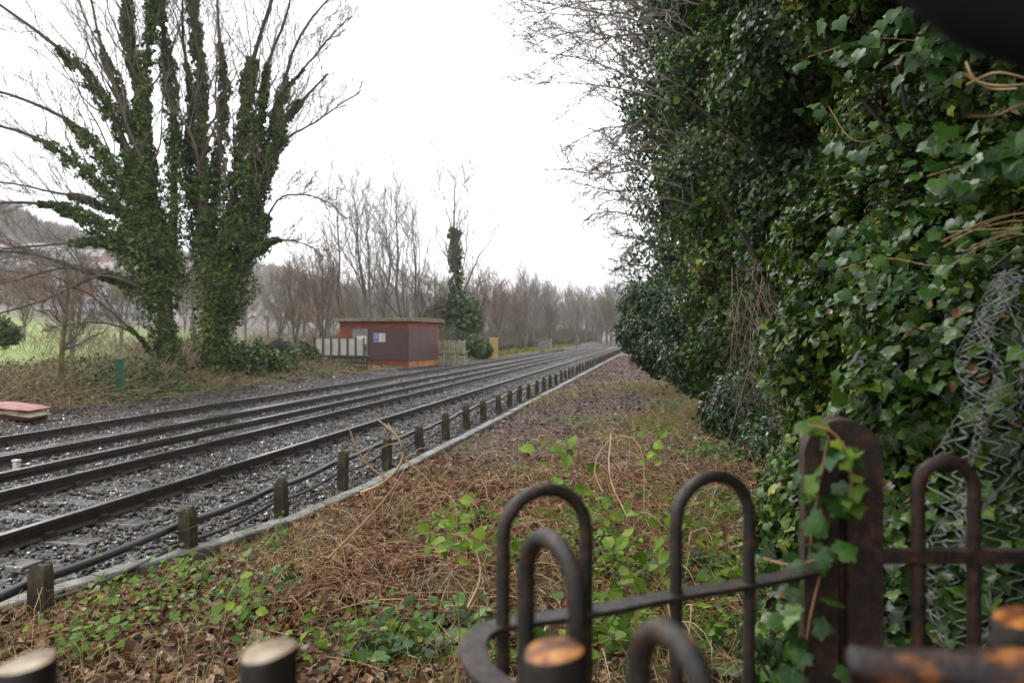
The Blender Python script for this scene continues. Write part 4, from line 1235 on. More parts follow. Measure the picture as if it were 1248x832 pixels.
def big_tree(label, base, limbs, seed, trunk_r, bush=None):
    rng = np.random.default_rng(seed)
    root = empty('ivy_clad_tree', base, label, 'tree', 'two ivy-clad trees beside the tracks')
    wood = Acc(); ivy = Acc(); tw = Acc()
    for pts, r0, ivr in limbs:
        L = smooth_poly(pts, 16)
        K = 16
        L[1:-1] += np.cumsum(rng.normal(0, .03, (K, 3)), axis=0)[1:-1] * .6
        rad = r0 * np.interp(np.linspace(0, 1, K), [0, .25, .6, 1], [1, .72, .42, .14]) + .012
        wood.tubes([L], [rad], 7)
        iv = np.interp(np.linspace(0, 1, K), np.linspace(0, 1, len(ivr)), ivr)
        iv = np.minimum(iv, np.interp(L[:, 2], [0, 2.5, 4.2, 5.9, 7.5, 9.5, 12], [.30, .40, .42, .30, .22, .18, .15]))
        m = iv > .02
        if m.any():
            kk = np.where(m)[0]; s = slice(kk[0], kk[-1] + 1)
            sheath(ivy, rng, L[s], iv[s] + rad[s] * .6, 720, .064, IVYS, seed + int(r0 * 1000))
        # bare side branches and twigs
        c1 = grow(L[None], rad[None], rng, 15, .32, (.35, .8), .18, K=7, t0=.35, rr=.30, rmin=.012, wig=.10)
        c2 = grow(*c1, rng, 7, .5, (.3, .75), .12, K=5, t0=.15, rmin=.008, wig=.1)
        c3 = grow(*c2, rng, 5, .5, (.3, .7), .05, K=4, rmin=.007, wig=.1)
        tw.tubes(*c1, 5, rng.uniform(0, 1, len(c1[0]))); tw.tubes(*c2, 4, rng.uniform(0, 1, len(c2[0]))); tw.tubes(*c3, 3, rng.uniform(0, 1, len(c3[0])))
    wood.build('trunk', M['bark'], root, smooth=True)
    tw.build('bare_branches', M['twig'], root)
    ivy.build('ivy', M['ivytree'], root)
    return root

Z1 = 25.0
bA = G(204, Z1); bB = G(265, Z1 + .6)
big_tree('left-hand ivy-clad tree with bare branches sweeping out to the left edge', bA, [
    (px2w([(204, 478), (203, 400), (197, 330), (187, 250), (173, 144), (160, 54), (148, -30), (140, -140)], 25), .30, [.32, .42, .8, 1.0, .85, .62, .5, .42, .35]),
    (px2w([(197, 340), (183, 260), (176, 200), (174, 140), (178, 80), (186, 22), (192, -60)], 25, 0, 24.3), .16, [.6, .7, .5, .35, .3, .25, .15]),
    (px2w([(205, 350), (214, 260), (214, 180), (212, 120), (203, 50), (196, -40), (190, -120)], 25, 0, 25.6), .15, [.6, .9, .6, .38, .28, .2, .1]),
    (px2w([(195, 320), (172, 230), (155, 175), (126, 122), (92, 78), (45, 38), (0, 5), (-60, -30)], 25, 0, 23.5), .14, [.6, .7, .5, .36, .28, .3, .03, 0, 0, 0]),
    (px2w([(192, 310), (160, 235), (126, 187), (86, 146), (50, 128), (0, 112), (-60, 100)], 24.8, 0, 23.3), .12, [.7, .6, .42, .3, .03, 0, 0, 0]),
    (px2w([(190, 320), (150, 262), (108, 212), (61, 178), (25, 163), (-20, 152), (-70, 150)], 24.7, 0, 23.5), .12, [.7, .6, .45, .34, .2, .02, 0, 0]),
    (px2w([(195, 350), (165, 310), (137, 283), (97, 259), (61, 249), (20, 246), (-50, 250)], 24.8, 0, 23), .12, [.5, .5, .42, .32, .12, 0, 0, 0]),
    (px2w([(196, 372), (166, 348), (123, 336), (87, 324), (40, 312), (-10, 308), (-60, 300)], 24.7, 0, 22.8), .075, [.5, .15, .03, 0, 0]),
    (px2w([(123, 336), (87, 324), (50, 334), (10, 348), (-40, 356)], 23.9, 0, 23), .045, [0, 0]),
    (px2w([(166, 348), (123, 335), (90, 352), (54, 369), (0, 386), (-50, 392)], 24, 0, 22.5), .05, [0, 0]),
    (px2w([(205, 468), (191, 445), (178, 418), (160, 402), (126, 372), (105, 356), (70, 350)], 24.8, 0, 23.6), .05, [.15, .04, 0, 0]),
    (px2w([(178, 418), (160, 402), (130, 393), (95, 391), (60, 398)], 24.4, 0, 23.6), .035, [0, 0]),
    (px2w([(185, 230), (150, 130), (125, 60), (110, -20), (100, -90)], 25.4, 0, 26.6), .08, [.5, .2, 0, 0]),
    (px2w([(190, 280), (140, 252), (90, 238), (30, 226), (-40, 214)], 25.4, 0, 25), .06, [.5, .2, .02, 0, 0]),
    (px2w([(190, 300), (130, 292), (80, 296), (20, 302), (-50, 312)], 24.4, 0, 23.4), .055, [.5, .2, .02, 0, 0]),
], 71, .3)
big_tree('right-hand ivy-clad tree with several upright ivy-covered limbs and a fan of twigs', bB, [
    (px2w([(265, 472), (262, 420), (258, 360), (252, 290), (247, 220), (248, 144), (244, 72), (236, 0), (228, -80)], 25.6), .28, [.55, .7, .85, 1.0, .9, .5, .4, .35, .3, .2]),
    (px2w([(266, 440), (270, 370), (276, 300), (284, 250), (294, 190), (298, 144), (304, 90), (318, 40), (332, 0), (345, -60)], 25.6, 0, 25), .2, [.5, .8, .9, .8, .6, .4, .3, .2, 0, 0, 0]),
    (px2w([(272, 400), (290, 340), (306, 290), (314, 250), (322, 225), (334, 185), (345, 150), (358, 138), (380, 112), (400, 90)], 25.6, 0, 25), .15, [.5, .8, .75, .55, .45, .38, .35, .15, .02, 0]),
    (px2w([(285, 330), (300, 250), (318, 195), (333, 151), (345, 112), (352, 70), (372, 30), (410, -10)], 25.8, 0, 26.4), .12, [.6, .6, .45, .4, .3, .12, 0, 0, 0]),
    (px2w([(255, 320), (262, 230), (268, 160), (274, 108), (266, 60), (262, 0), (262, -80)], 26, 0, 26.8), .11, [.6, .6, .35, .22, .03, 0, 0]),
    (px2w([(285, 300), (296, 220), (316, 140), (322, 96), (330, 60), (350, 20), (360, -40)], 25.2, 0, 24.4), .11, [.6, .6, .32, .2, .03, 0, 0]),
    (px2w([(255, 330), (236, 260), (228, 190), (238, 130), (222, 60), (222, -20), (215, -90)], 26, 0, 26.4), .1, [.7, .7, .3, .1, 0, 0, 0]),
    (px2w([(300, 300), (315, 275), (326, 262), (340, 240), (360, 236), (385, 240), (410, 252)], 25.2, 0, 24.8), .04, [.5, .3, .02, 0, 0, 0]),
    (px2w([(305, 310), (322, 296), (345, 290), (365, 296), (385, 306)], 25.2, 0, 24.8), .03, [.4, .2, 0, 0, 0]),
    (px2w([(345, 112), (370, 86), (400, 50), (430, 20)], 25.6, 0, 25), .04, [.1, 0, 0]),
    (px2w([(322, 190), (350, 165), (380, 150), (410, 128), (440, 110)], 25.4, 0, 25), .04, [.3, 0, 0, 0]),
], 72, .28)

# ------------------------------------------------------------------ bare trees: built as a few kinds, copied with their parts
def bare_tree_meshes(seed, H, nlimb, spread, mat_tw, ivy=0, dens=1.0, multi=1, rt=.012):
    rng = np.random.default_rng(seed)
    wood = Acc(); tw = Acc(); iv = Acc()
    for m in range(multi):
        a0 = rng.uniform(0, 2 * PI); lean = rng.uniform(.03, .22) if multi > 1 else rng.uniform(0, .06)
        pts = [np.array([0, 0, -.3])]
        for k in range(1, 6):
            pts.append(np.array([math.cos(a0) * lean * H * (k / 5) ** 1.3 + rng.normal(0, .015 * H), math.sin(a0) * lean * H * (k / 5) ** 1.3 + rng.normal(0, .015 * H), H * .92 * k / 5]))
        T = smooth_poly(pts, 12); R = np.linspace(H * .013, .02, 12)
        wood.tubes([T], [R], 7)
        c1 = grow(T[None], R[None], rng, nlimb, .42, (.4, .8 + spread), .2, K=7, t0=.22, rr=.5, rmin=.02, wig=.09)
        c2 = grow(*c1, rng, int(7 * dens), .45, (.35, .8), .2, K=5, t0=.2, rmin=rt * 1.2, wig=.09)
        c3 = grow(*c2, rng, int(6 * dens), .5, (.3, .8), .1, K=4, t0=.15, rmin=rt, wig=.09)
        wood.tubes(*c1, 5)
        tw.tubes(*c2, 4, rng.uniform(0, 1, len(c2[0]))); tw.tubes(*c3, 3, rng.uniform(0, 1, len(c3[0])))
        if ivy:
            sheath(iv, rng, T[:9], np.linspace(ivy, ivy * .5, 9), 90, .19, IVYS, seed)
    return wood, tw, iv

def make_bare(name, seed, label, H, nlimb=14, spread=.2, mat=None, ivy=0, bark=None, **kw):
    w_, t_, i_ = bare_tree_meshes(seed, H, nlimb, spread, mat, ivy, **kw)
    root = bpy.data.objects.new(name, None); COL.objects.link(root)
    tag(root, label, 'tree', 'bare winter trees along the line')
    w_.build('trunk', bark or M['barkgrey'], root, smooth=True)
    t_.build('crown', mat or M['twig'], root)
    if ivy: i_.build('ivy', M['ivyfar'], root)
    return root

def copy_thing(o):
    c = o.copy(); COL.objects.link(c)
    for ch in list(o.children):
        d = ch.copy(); COL.objects.link(d); d.parent = c
        d.matrix_parent_inverse = ch.matrix_parent_inverse.copy()
    return c

def stand(o, px, z, s=1, rot=0):
    p = G(px, z, -.05)
    o.location = Vector(p); o.scale = (s, s, s); o.rotation_euler = (0, 0, rot)

M['twigpale'] = tint_mat('pale_twig', [(0, (.16, .14, .12)), (1, (.30, .26, .22))], .8)
M['twigolive'] = tint_mat('olive_twig', [(0, (.10, .085, .05)), (1, (.20, .17, .10))], .8)
KT = [make_bare('bare_tree', 201, 'x', 12, 15, .15, M['twigpale']), make_bare('bare_tree', 202, 'x', 12, 12, .3, M['twigred'], multi=2),
      make_bare('bare_tree', 203, 'x', 12, 16, .1, M['twiggrey'], bark=M['barkgrey']), make_bare('bare_tree', 204, 'x', 10, 10, .45, M['twigred'], multi=4, dens=1.25, rt=.014),
      make_bare('bare_tree', 205, 'x', 12, 14, .2, M['twig'], ivy=.55), make_bare('bare_tree', 206, 'x', 11, 15, .35, M['twigpale'], multi=3, dens=1.3, rt=.018)]
used = set()
def tree(k, px, z, H, label):
    base = [12, 12, 12, 10, 12, 11, 11, 11][k]
    o = KT[k] if k not in used else copy_thing(KT[k])
    used.add(k); o['label'] = label
    stand(o, px, z, H / base, RNG.uniform(0, 6.28))
    return o
KT += [make_bare('bare_tree', 207, 'x', 11, 14, .4, M['twigolive'], multi=3, dens=1.3, rt=.018), make_bare('bare_tree', 208, 'x', 11, 13, .5, M['twigpale'], multi=2, dens=1.3, rt=.016)]
for k, px, z, H, lab in [
    (0, 418, 46, 11.5, 'slim bare tree leaning behind the white-panelled rack'),
    (2, 440, 50, 12.8, 'tall forked bare tree behind the left end of the hut roof'),
    (0, 452, 56, 12.4, 'bare tree with dark trunk over the middle of the hut roof'),
    (2, 472, 54, 11.6, 'slender pale bare tree behind the hut, right of the forked one'),
    (0, 489, 52, 12.9, 'tallest thin bare tree behind the right half of the hut roof'),
    (2, 506, 60, 13.0, 'pale bare tree behind the right corner of the hut'),
    (4, 558, 62, 16.5, 'straight ivy-covered tree right of the hut, dark green column'),
    (0, 532, 66, 9.0, 'bare tree between the hut and the ivy column tree'),
    (3, 392, 44, 6.5, 'low many-stemmed reddish tree behind the white-panelled rack'),
    (3, 520, 64, 7.0, 'bushy many-stemmed tree behind the small slatted rack'),
    (3, 585, 72, 7.6, 'rounded reddish thicket tree right of the ivy column tree'),
    (3, 607, 80, 7.4, 'reddish brown thicket tree above the ochre post'),
    (3, 628, 84, 6.6, 'brown spreading tree right of the ochre post'),
    (2, 640, 88, 10.5, 'tall grey bare tree standing above the brown thicket near the far bend'),
    (2, 652, 96, 9.0, 'second grey bare tree beside the tall one near the far bend'),
    (3, 360, 50, 7.0, 'low spreading bare tree right of the two ivy-clad trees'),
    (5, 340, 60, 7.0, 'grey-brown twiggy tree seen close right of the ivy-clad trees'),
    (0, 385, 62, 9.0, 'thin bare tree halfway between ivy-clad trees and hut'),
    (5, 470, 74, 7.5, 'grey-brown twiggy tree filling the background above the hut roof'),
    (5, 430, 70, 7.0, 'grey-brown twiggy tree behind the left end of the hut'),
    (5, 545, 84, 8.0, 'grey-brown twiggy tree behind the ivy column tree'),
    (5, 500, 84, 8.6, 'grey-brown twiggy tree behind the tall thin trees'),
    (1, 575, 66, 8.5, 'two-stemmed reddish tree just right of the ivy column tree'),
    (1, 600, 90, 9.0, 'two-stemmed tree behind the reddish thicket'),
    (5, 400, 90, 8.0, 'distant brown tree left of the hut in the gap'),
    (5, 370, 96, 8.0, 'distant brown tree above the dark round bushes'),
    (3, 88, 36, 5.2, 'small spreading tree on the field edge behind the mossy trunk'),
    (3, 30, 60, 6.0, 'small bare tree in front of the green field at the left edge'),
    (3, 148, 58, 6.0, 'small bare tree at the field edge left of the ivy-clad trees'),
    (1, 235, 70, 9.0, 'bare tree seen through the gap between the two ivy-clad trees'),
    (5, 300, 80, 8.0, 'brown tree low behind the right-hand ivy-clad tree'),
]:
    tree(k, px, z, H, lab)
rr_ = np.random.default_rng(90)
far_words = ['farthest', 'hazy', 'pale', 'blurred', 'faint']
# wood closing the far bend: every tree a copy, nothing tells them apart
for k in range(80):
    z = rr_.uniform(105, 260)
    px = rr_.uniform(636, 775) if k < 55 else rr_.uniform(540, 650)
    kk = [5, 6, 7, 2, 6, 5, 3, 7, 1][k % 9]
    hh = rr_.uniform(6.0, 11.0) * (1 + (z - 105) / 420)
    o = tree(kk, px, z, hh, 'hazy grey-brown tree of the distant wood closing the far bend'); o['group'] = 'trees of the distant wood at the far bend'
for k in range(40):
    z = rr_.uniform(95, 190); px = rr_.uniform(-20, 560)
    o = tree([5, 6, 3, 7, 6][k % 5], px, z, rr_.uniform(6.0, 9.0), 'bare hedgerow tree beyond the green field at the foot of the hill'); o['group'] = 'hedgerow trees beyond the green field'

# small mossy-stemmed tree by the fence on the left
def mossy_tree():
    rng = np.random.default_rng(93)
    root = empty('mossy_tree', G(73, 18.5), 'young tree with yellow mossy trunk beside the track at left', 'tree')
    T = smooth_poly([W(73, 503, 18.5), W(74, 460, 18.5), W(76, 420, 18.5), W(80, 385, 18.6), W(84, 350, 18.6), W(80, 320, 18.6)], 12)
    a = Acc(); R = np.linspace(.085, .03, 12); a.tubes([T], [R], 8); a.build('trunk', M['barkgreen'], root, smooth=True)
    c1 = grow(T[None], R[None], rng, 15, .5, (.6, 1.2), .1, K=7, t0=.35, rr=.5, rmin=.012, wig=.14)
    c2 = grow(*c1, rng, 8, .5, (.4, 1.0), .05, K=5, rmin=.007, wig=.14); c3 = grow(*c2, rng, 5, .5, (.4, 1.0), 0, K=4, rmin=.005)
    a = Acc(); 
    for c in (c1, c2, c3): a.tubes(*c, 4, rng.uniform(0, 1, len(c[0])))
    a.build('branches', M['twig'], root)
mossy_tree()

def fence_post(name, px, z, ytop, ybot, w, mat, label, cat, cap=False):
    p = W(px, ybot, z); h = (ybot - ytop) / F * z
    p[2] = min(p[2], gz(p[0], p[1]))
    a = Acc(); a.box((-w / 2, -w / 2, -.1), (w / 2, w / 2, h))
    if cap: a.box((-w / 2 - .015, -w / 2 - .015, h), (w / 2 + .015, w / 2 + .015, h + .04))
    o = a.build(name, mat, bevel=.01, label=label, cat=cat); o.location = Vector(p); o.rotation_euler = (.02, -.02, .3)
    return o
M['greenpaint'] = noise_mat('algae_green_post', [(.3, (.012, .05, .025)), (.7, (.03, .09, .045))], 5, .7, .4, .005)
M['ochre'] = noise_mat('ochre_post', [(.3, (.28, .20, .06)), (.7, (.45, .34, .13))], 2, .8, .3, .01)
fence_post('green_post', 147, 19.5, 437, 490, .17, M['greenpaint'], 'dark green square post standing in the undergrowth left of the ivy trees', 'post')
fence_post('field_post', 58, 24, 434, 470, .22, M['post'], 'dark weathered stump post at the field edge by the mossy trunk', 'post')
fence_post('ochre_post', 602, 58, 408, 433, .62, M['ochre'], 'broad ochre yellow post beside the track right of the hut', 'post', True)

# ------------------------------------------------------------------ undergrowth strip, shrubs, field edge on the left
def undergrowth():
    rng = np.random.default_rng(95)
    n = 52000
    L = rng.uniform(13.3, 19, n); y = rng.uniform(9, 46, n); x = -L
    hmax = np.interp(L, [13.3, 14.2, 15.5, 19], [.10, .5, 1.25, 1.5]) * (.75 + .35 * wob(np.stack([x, y, 0 * x], 1), 96, .7))
    hmax *= np.interp(y, [9, 30, 34, 46], [1, 1, .45, .25])
    h = hmax * rng.uniform(0, 1, n) ** .6
    p = np.stack([x, y, ground_z(x, y) + h], 1)
    nrm = rng.normal(0, .6, (n, 3)) + np.array([.3, -.4, .6])
    X, Y, Z = leaf_frames(rng, nrm, rng.normal(size=(n, 3)) + [0, 0, -.4])
    green = wob(p, 97, .55)
    k = (green + rng.normal(0, .45, n)) > .25
    m1 = Acc(); m1.scatter(IVYS, p[k], X[k], Y[k], Z[k], .085 * rng.lognormal(0, .3, k.sum()), np.clip(rng.beta(1.6, 2, k.sum()), 0, 1))
    m1.build('bramble_undergrowth', M['ivyfar'], kind='stuff', label='low green bramble undergrowth along the far side of the tracks')
    k = ~k; k &= rng.uniform(0, 1, n) < .42
    m2 = Acc(); m2.scatter(CRUMP, p[k], X[k], Y[k], Z[k], .06 * rng.lognormal(0, .3, k.sum()), np.clip(rng.beta(1.6, 1.8, k.sum()), 0, 1))
    # thin stems
    q = rng.integers(0, n, 15000); b = p[q].copy(); b[:, 2] = ground_z(b[:, 0], b[:, 1]); L2 = hmax[q] * rng.uniform(.5, 1.25, 15000)
    P = np.stack([b, b + np.stack([rng.normal(0, .12, 15000), rng.normal(0, .12, 15000), L2 * .6], 1), b + np.stack([rng.normal(0, .35, 15000), rng.normal(0, .35, 15000), L2], 1)], 1)
    m3 = Acc(); m3.tubes(P, np.tile([.009, .007, .005], (15000, 1)), 3, rng.uniform(0, 1, 15000))
    mstem = tint_mat('undergrowth_stems', [(0, (.10, .10, .04)), (.4, (.18, .16, .07)), (.7, (.24, .15, .08)), (1, (.36, .27, .16))], .8)
    m2.build('dead_undergrowth', M['litter'], kind='stuff', label='brown dead leaves caught in the undergrowth beyond the tracks')
    m3.build('dead_stems', mstem, kind='stuff', label='thin dead bramble stems standing in the undergrowth beyond the tracks')
undergrowth()
def shrub(px, py, z, rx, rz, label, mat=M['ivytree'], size=.12, dens=260, seed=0, T=IVYS):
    c = W(px, py, z); g = gz(c[0], c[1]); rng = np.random.default_rng(seed)
    root = empty('shrub', (c[0], c[1], g), label, 'shrub')
    b = Acc(); blobs = [(c, np.array([rx, rx * .9, rz])), (c + [rx * .5, .3, -rz * .25], np.array([rx * .6, rx * .6, rz * .7])), (c + [-rx * .55, -.2, -rz * .2], np.array([rx * .6, rx * .6, rz * .75]))]
    blob_leaves(b, rng, blobs, dens, size, T, seed=seed, wf=1.8, amp=.28, spread=.7)
    b.build('foliage', mat, root)
    core_mesh(blobs, .6, seed).build('shade_core', M['stems'], root, smooth=True)
M['olive'] = tint_mat('olive_leaf', [(0, (.035, .055, .015)), (.6, (.08, .12, .03)), (1, (.2, .26, .07))], .55, .2)
shrub(318, 440, 29, .95, .85, 'dark green round bush right of the right-hand ivy tree', M['ivyfar'], seed=301)
shrub(338, 430, 31, .75, .7, 'yellow-green topped bush beside the dark round bush', M['olive'], seed=302)
shrub(370, 434, 34, .6, .75, 'small dark bush at the left end of the white-panelled rack', M['ivyfar'], seed=303)
shrub(290, 445, 27, .7, .75, 'dark bush squeezed against the foot of the right-hand ivy tree', M['ivyfar'], seed=304)
shrub(580, 422, 55, 1.1, .8, 'low dark green bush between slatted rack and ochre post', M['ivyfar'], .16, 160, seed=305)
shrub(545, 385, 66, 1.1, 1.6, 'dark evergreen bush behind the slatted rack', M['ivyfar'], .2, 120, seed=306)
shrub(570, 385, 64, 1.2, 1.6, 'mossy green bush at the foot of the ivy column tree', M['olive'], .2, 120, seed=307)
shrub(0, 404, 38, .9, .8, 'dark green bush at the left edge before the houses', M['ivyfar'], .14, 160, seed=308)
shrub(525, 385, 70, 1.0, 1.2, 'dark evergreen bush behind the right end of the hut', M['ivyfar'], .2, 120, seed=309)

# ------------------------------------------------------------------ brick hut
def hut():
    # axes: u runs along the track, v away from it. Corner nearest the line and the viewer sits at photo column 497
    z = 39.5; c = W(497, 447, z); g = gz(c[0], c[1]) - .02
    base = np.array([c[0], c[1], g])
    ud = np.array([.10, .995, 0]); ud /= np.linalg.norm(ud); vd = np.array([-ud[1], ud[0], 0])
    Hh = 2.50; Lu = 4.3; Lv = 4.1
    root = empty('brick_hut', base, 'flat-roofed red brick hut with dark brown panels beside the tracks', 'hut')
    def quadbox(u0, u1, v0, v1, z0, z1, acc=None, mi=0):
        a = acc or Acc()
        v = [base + ud * u + vd * w_ + np.array([0, 0, zz]) for zz in (z0, z1) for (u, w_) in ((u0, v0), (u1, v0), (u1, v1), (u0, v1))]
        a.faces(np.array(v), [(3, 2, 1, 0), (4, 5, 6, 7), (0, 1, 5, 4), (1, 2, 6, 5), (2, 3, 7, 6), (3, 0, 4, 7)], mi)
        return a
    m, nt, b = nmat('red_brick')
    tc = nt.nodes.new('ShaderNodeTexCoord'); br = nt.nodes.new('ShaderNodeTexBrick')
    mp = nt.nodes.new('ShaderNodeVectorRotate')
    sp = nt.nodes.new('ShaderNodeSeparateXYZ'); cb = nt.nodes.new('ShaderNodeCombineXYZ'); ad = nt.nodes.new('ShaderNodeMath')
    nt.links.new(tc.outputs['Object'], sp.inputs[0]); nt.links.new(sp.outputs[0], ad.inputs[0]); nt.links.new(sp.outputs[1], ad.inputs[1])
    nt.links.new(ad.outputs[0], cb.inputs[0]); nt.links.new(sp.outputs[2], cb.inputs[1]); nt.links.new(cb.outputs[0], br.inputs['Vector'])
    br.inputs['Scale'].default_value = 4.4; br.inputs['Color1'].default_value = (.26, .062, .032, 1); br.inputs['Color2'].default_value = (.19, .045, .025, 1); br.inputs['Mortar'].default_value = (.17, .10, .075, 1)
    br.inputs['Mortar Size'].default_value = .012
    n = noise(nt, 1.4, 5); rr2 = ramp(nt, [(.3, (.7, .7, .7)), (.7, (1, 1, 1))]); nt.links.new(n.outputs['Fac'], rr2.inputs[0])
    nt.links.new(mixc(nt, 1, br.outputs[0], rr2.outputs[0], 'MULTIPLY'), b.inputs['Base Color']); b.inputs['Roughness'].default_value = .8
    brick = m
    panel = noise_mat('brown_painted_panel', [(.3, (.058, .026, .026)), (.7, (.082, .040, .038))], 2, .65, .15, .004)
    grey = noise_mat('grey_metal_door', [(.3, (.14, .13, .14)), (.7, (.22, .21, .21))], 3, .5, .2, .003)
    conc = noise_mat('mossy_roof_slab', [(.35, (.07, .06, .04)), (.5, (.22, .20, .14)), (.65, (.10, .10, .05))], 3.5, .9, .5, .01)
    quadbox(0, Lu, 0, Lv, -.2, Hh).build('wall', brick, root)
    # slab with overhang
    s = quadbox(-.28, Lu + .28, -.28, Lv + .28, Hh + .002, Hh + .17); s.build('roof', conc, root, bevel=.02)
    k = Acc(); rng = np.random.default_rng(4)
    for _ in range(90):
        q = base + ud * rng.uniform(-.25, Lu + .25) + vd * rng.choice([-.26, rng.uniform(-.2, Lv + .2)]) + np.array([0, 0, Hh + .17]); r = rng.uniform(.03, .08)
        k.faces(ICO[0] * np.array([r * 1.4, r * 1.4, r * .6]) + q, ICO[1])
    mt = k.build('roof_moss', noise_mat('roof_moss', [(.3, (.10, .11, .03)), (.7, (.22, .22, .07))], 9, .9), root); tag(mt, kind='stuff')
    # end face toward viewer is u = 0 (door + panel), track face is v = 0
    e = .04
    quadbox(-e, 0.0, .02, 2.30, .42, Hh - .42).build('panel', panel, root)                       # left of the corner
    quadbox(.02, Lu - .4, -e, 0.0, .42, Hh - .40).build('panel', panel, root)
    d = quadbox(-e - .01, 0, 2.34, 3.28, -.05, Hh - .40).build('door', grey, root)
    for w0 in (2.5, 2.75, 3.0): quadbox(-e - .03, -e - .012, w0, w0 + .03, .1, Hh - .6).build('door_rib', grey, d)
    quadbox(-e - .09, -e - .012, 2.44, 2.50, .95, 1.15).build('door_handle', M['iron'], d)
    quadbox(-.07, 0, 2.285, 2.345, -.05, Hh - .38).build('door_frame', panel, root)
    # band of bare brick and rust stained foot: low plinth course
    quadbox(.1, Lu - .1, -.05, 0, .02, .30).build('plinth', noise_mat('stained_plinth', [(.4, (.20, .07, .045)), (.55, (.38, .19, .05)), (.65, (.24, .09, .055))], 2.5, .8), root)
    # white notice with blue left half on the panel, white notice on the door
    sg = quadbox(-e - .025, -e - .002, 1.30, 1.98, 1.40, 1.86).build('notice', M['white'], root)
    blue = noise_mat('blue_print', [(.3, (.05, .10, .32)), (.7, (.07, .13, .38))], 4, .5, 0)
    quadbox(-e - .03, -e - .026, 1.68, 1.95, 1.43, 1.83).build('notice_symbol', blue, sg)
    quadbox(-e - .036, -e - .031, 1.79, 1.85, 1.60, 1.76).build('pictogram', M['white'], sg)
    for zz in (1.50, 1.58, 1.66, 1.74):
        quadbox(-e - .03, -e - .026, 1.36, 1.62, zz, zz + .02).build('text_line', grey, sg)
    dn = quadbox(-e - .032, -e - .011, 2.42, 3.0, 1.30, 1.72).build('notice', M['white'], d)
    return base, ud, vd
hut()

def rack(pxl, pxr, z, ytop, ymid, ybot, label, npan, pmat, smat, name='panel_rack', depth=.5):
    """row of upright panels with thin posts on a slatted timber stand"""
    l, r = W(pxl, ybot, z), W(pxr, ybot, z - .5); l[2] = r[2] = min(gz(l[0], l[1]), (l[2] + r[2]) / 2)
    root = empty(name, (l + r) / 2, label, 'panel rack')
    d = unit(r - l); nn = np.array([-d[1], d[0], 0]); Wd = np.linalg.norm(r - l)
    hm = (ybot - ymid) / F * z; ht = (ybot - ytop) / F * z
    def bx(u0, u1, n0, n1, z0, z1, nm, mat, par=root, **kw):
        a = Acc(); v = [l + d * u + nn * n + np.array([0, 0, zz]) for zz in (z0, z1) for u, n in ((u0, n0), (u1, n0), (u1, n1), (u0, n1))]
        a.faces(np.array(v), [(3, 2, 1, 0), (4, 5, 6, 7), (0, 1, 5, 4), (1, 2, 6, 5), (2, 3, 7, 6), (3, 0, 4, 7)]); return a.build(nm, mat, par, **kw)
    st = Wd / npan
    for k in range(npan):
        bx(k * st + .05, (k + 1) * st - .05, .08, .14, hm + .03, ht - .03, 'panel', pmat)
    for k in range(npan + 1):
        bx(k * st - .03, k * st + .03, .0, .07, hm - .02, ht + .03, 'upright', smat)
    for k in range(3):
        bx(-.12, Wd + .12, -.05 + .0, .0, hm - .16 - k * .24, hm - .04 - k * .24, 'slat', smat)
    bx(-.15, Wd + .15, -.08, depth, hm - .035, hm, 'shelf', smat)
    for u in (-.05, Wd * .35, Wd * .7, Wd + .03):
        for n in (-.04, depth - .08): bx(u - .035, u + .035, n - .1, n - .05, -.1, hm - .035, 'leg', smat)
    return root
M['darktimber'] = noise_mat('damp_dark_timber', [(.3, (.035, .028, .022)), (.7, (.09, .075, .055))], 5, .8, .4, .01)
M['cream'] = noise_mat('cream_panel', [(.3, (.42, .40, .34)), (.7, (.62, .60, .52))], 2, .6, .1, .003)
M['mossypanel'] = noise_mat('mossy_pale_panel', [(.3, (.14, .15, .06)), (.55, (.38, .36, .25)), (.7, (.2, .17, .09))], 4, .8, .3, .005)
rack(383, 443, 36, 411, 432, 452, 'rack of tall white panels on a dark slatted stand, left of the hut', 6, M['cream'], M['darktimber'])
rack(529, 566, 44, 408, 421, 437, 'smaller mossy slatted rack at the right side of the hut', 6, M['mossypanel'], M['mossypanel'])

# far pale crate-like box and dark pile near the bend
def far_bits():
    p = G(664, 95); a = Acc(); 
    a.box((-.8, -.5, -.1), (.8, .5, 1.1)); a.box((-.88, -.58, 1.1), (.88, .58, 1.2))
    o = a.build('equipment_cabinet', M['concrete'], bevel=.03, label='low pale cabinet by the trees near the far bend', cat='cabinet'); o.location = Vector(p)
    rng = np.random.default_rng(8); a = Acc()
    for _ in range(16):
        r = rng.uniform(.15, .4); a.faces(ICO[0] * rng.uniform(.6, 1.1, (12, 1)) * r + np.array([rng.normal(0, .9), rng.normal(0, .5), rng.uniform(.0, .3)]), ICO[1])
    o = a.build('rubble_pile', M['bark'], kind='thing', label='small dark heap of debris on the grass strip before the far bend', cat='rubble'); o.location = Vector(G(674, 78))
far_bits()
# mossy grass strip beside the far track
rng = np.random.default_rng(66); n = 16000
L = rng.uniform(12.9, 17, n); y = rng.uniform(52, 130, n); x = -L; p = np.stack([x, y, ground_z(x, y)], 1)
nrm = rng.normal(0, .7, (n, 3)); tip = rng.normal(0, .4, (n, 3)) + [0, 0, 1]; X, Y, Z = leaf_frames(rng, nrm, tip)
a = Acc(); a.scatter(BLADE, p, X * 3, Y, Z, .2 * rng.lognormal(0, .3, n), rng.uniform(0, 1, n)); a.build('verge_grass', M['moss'], kind='stuff', label='yellow-green grass strip along the far cess')

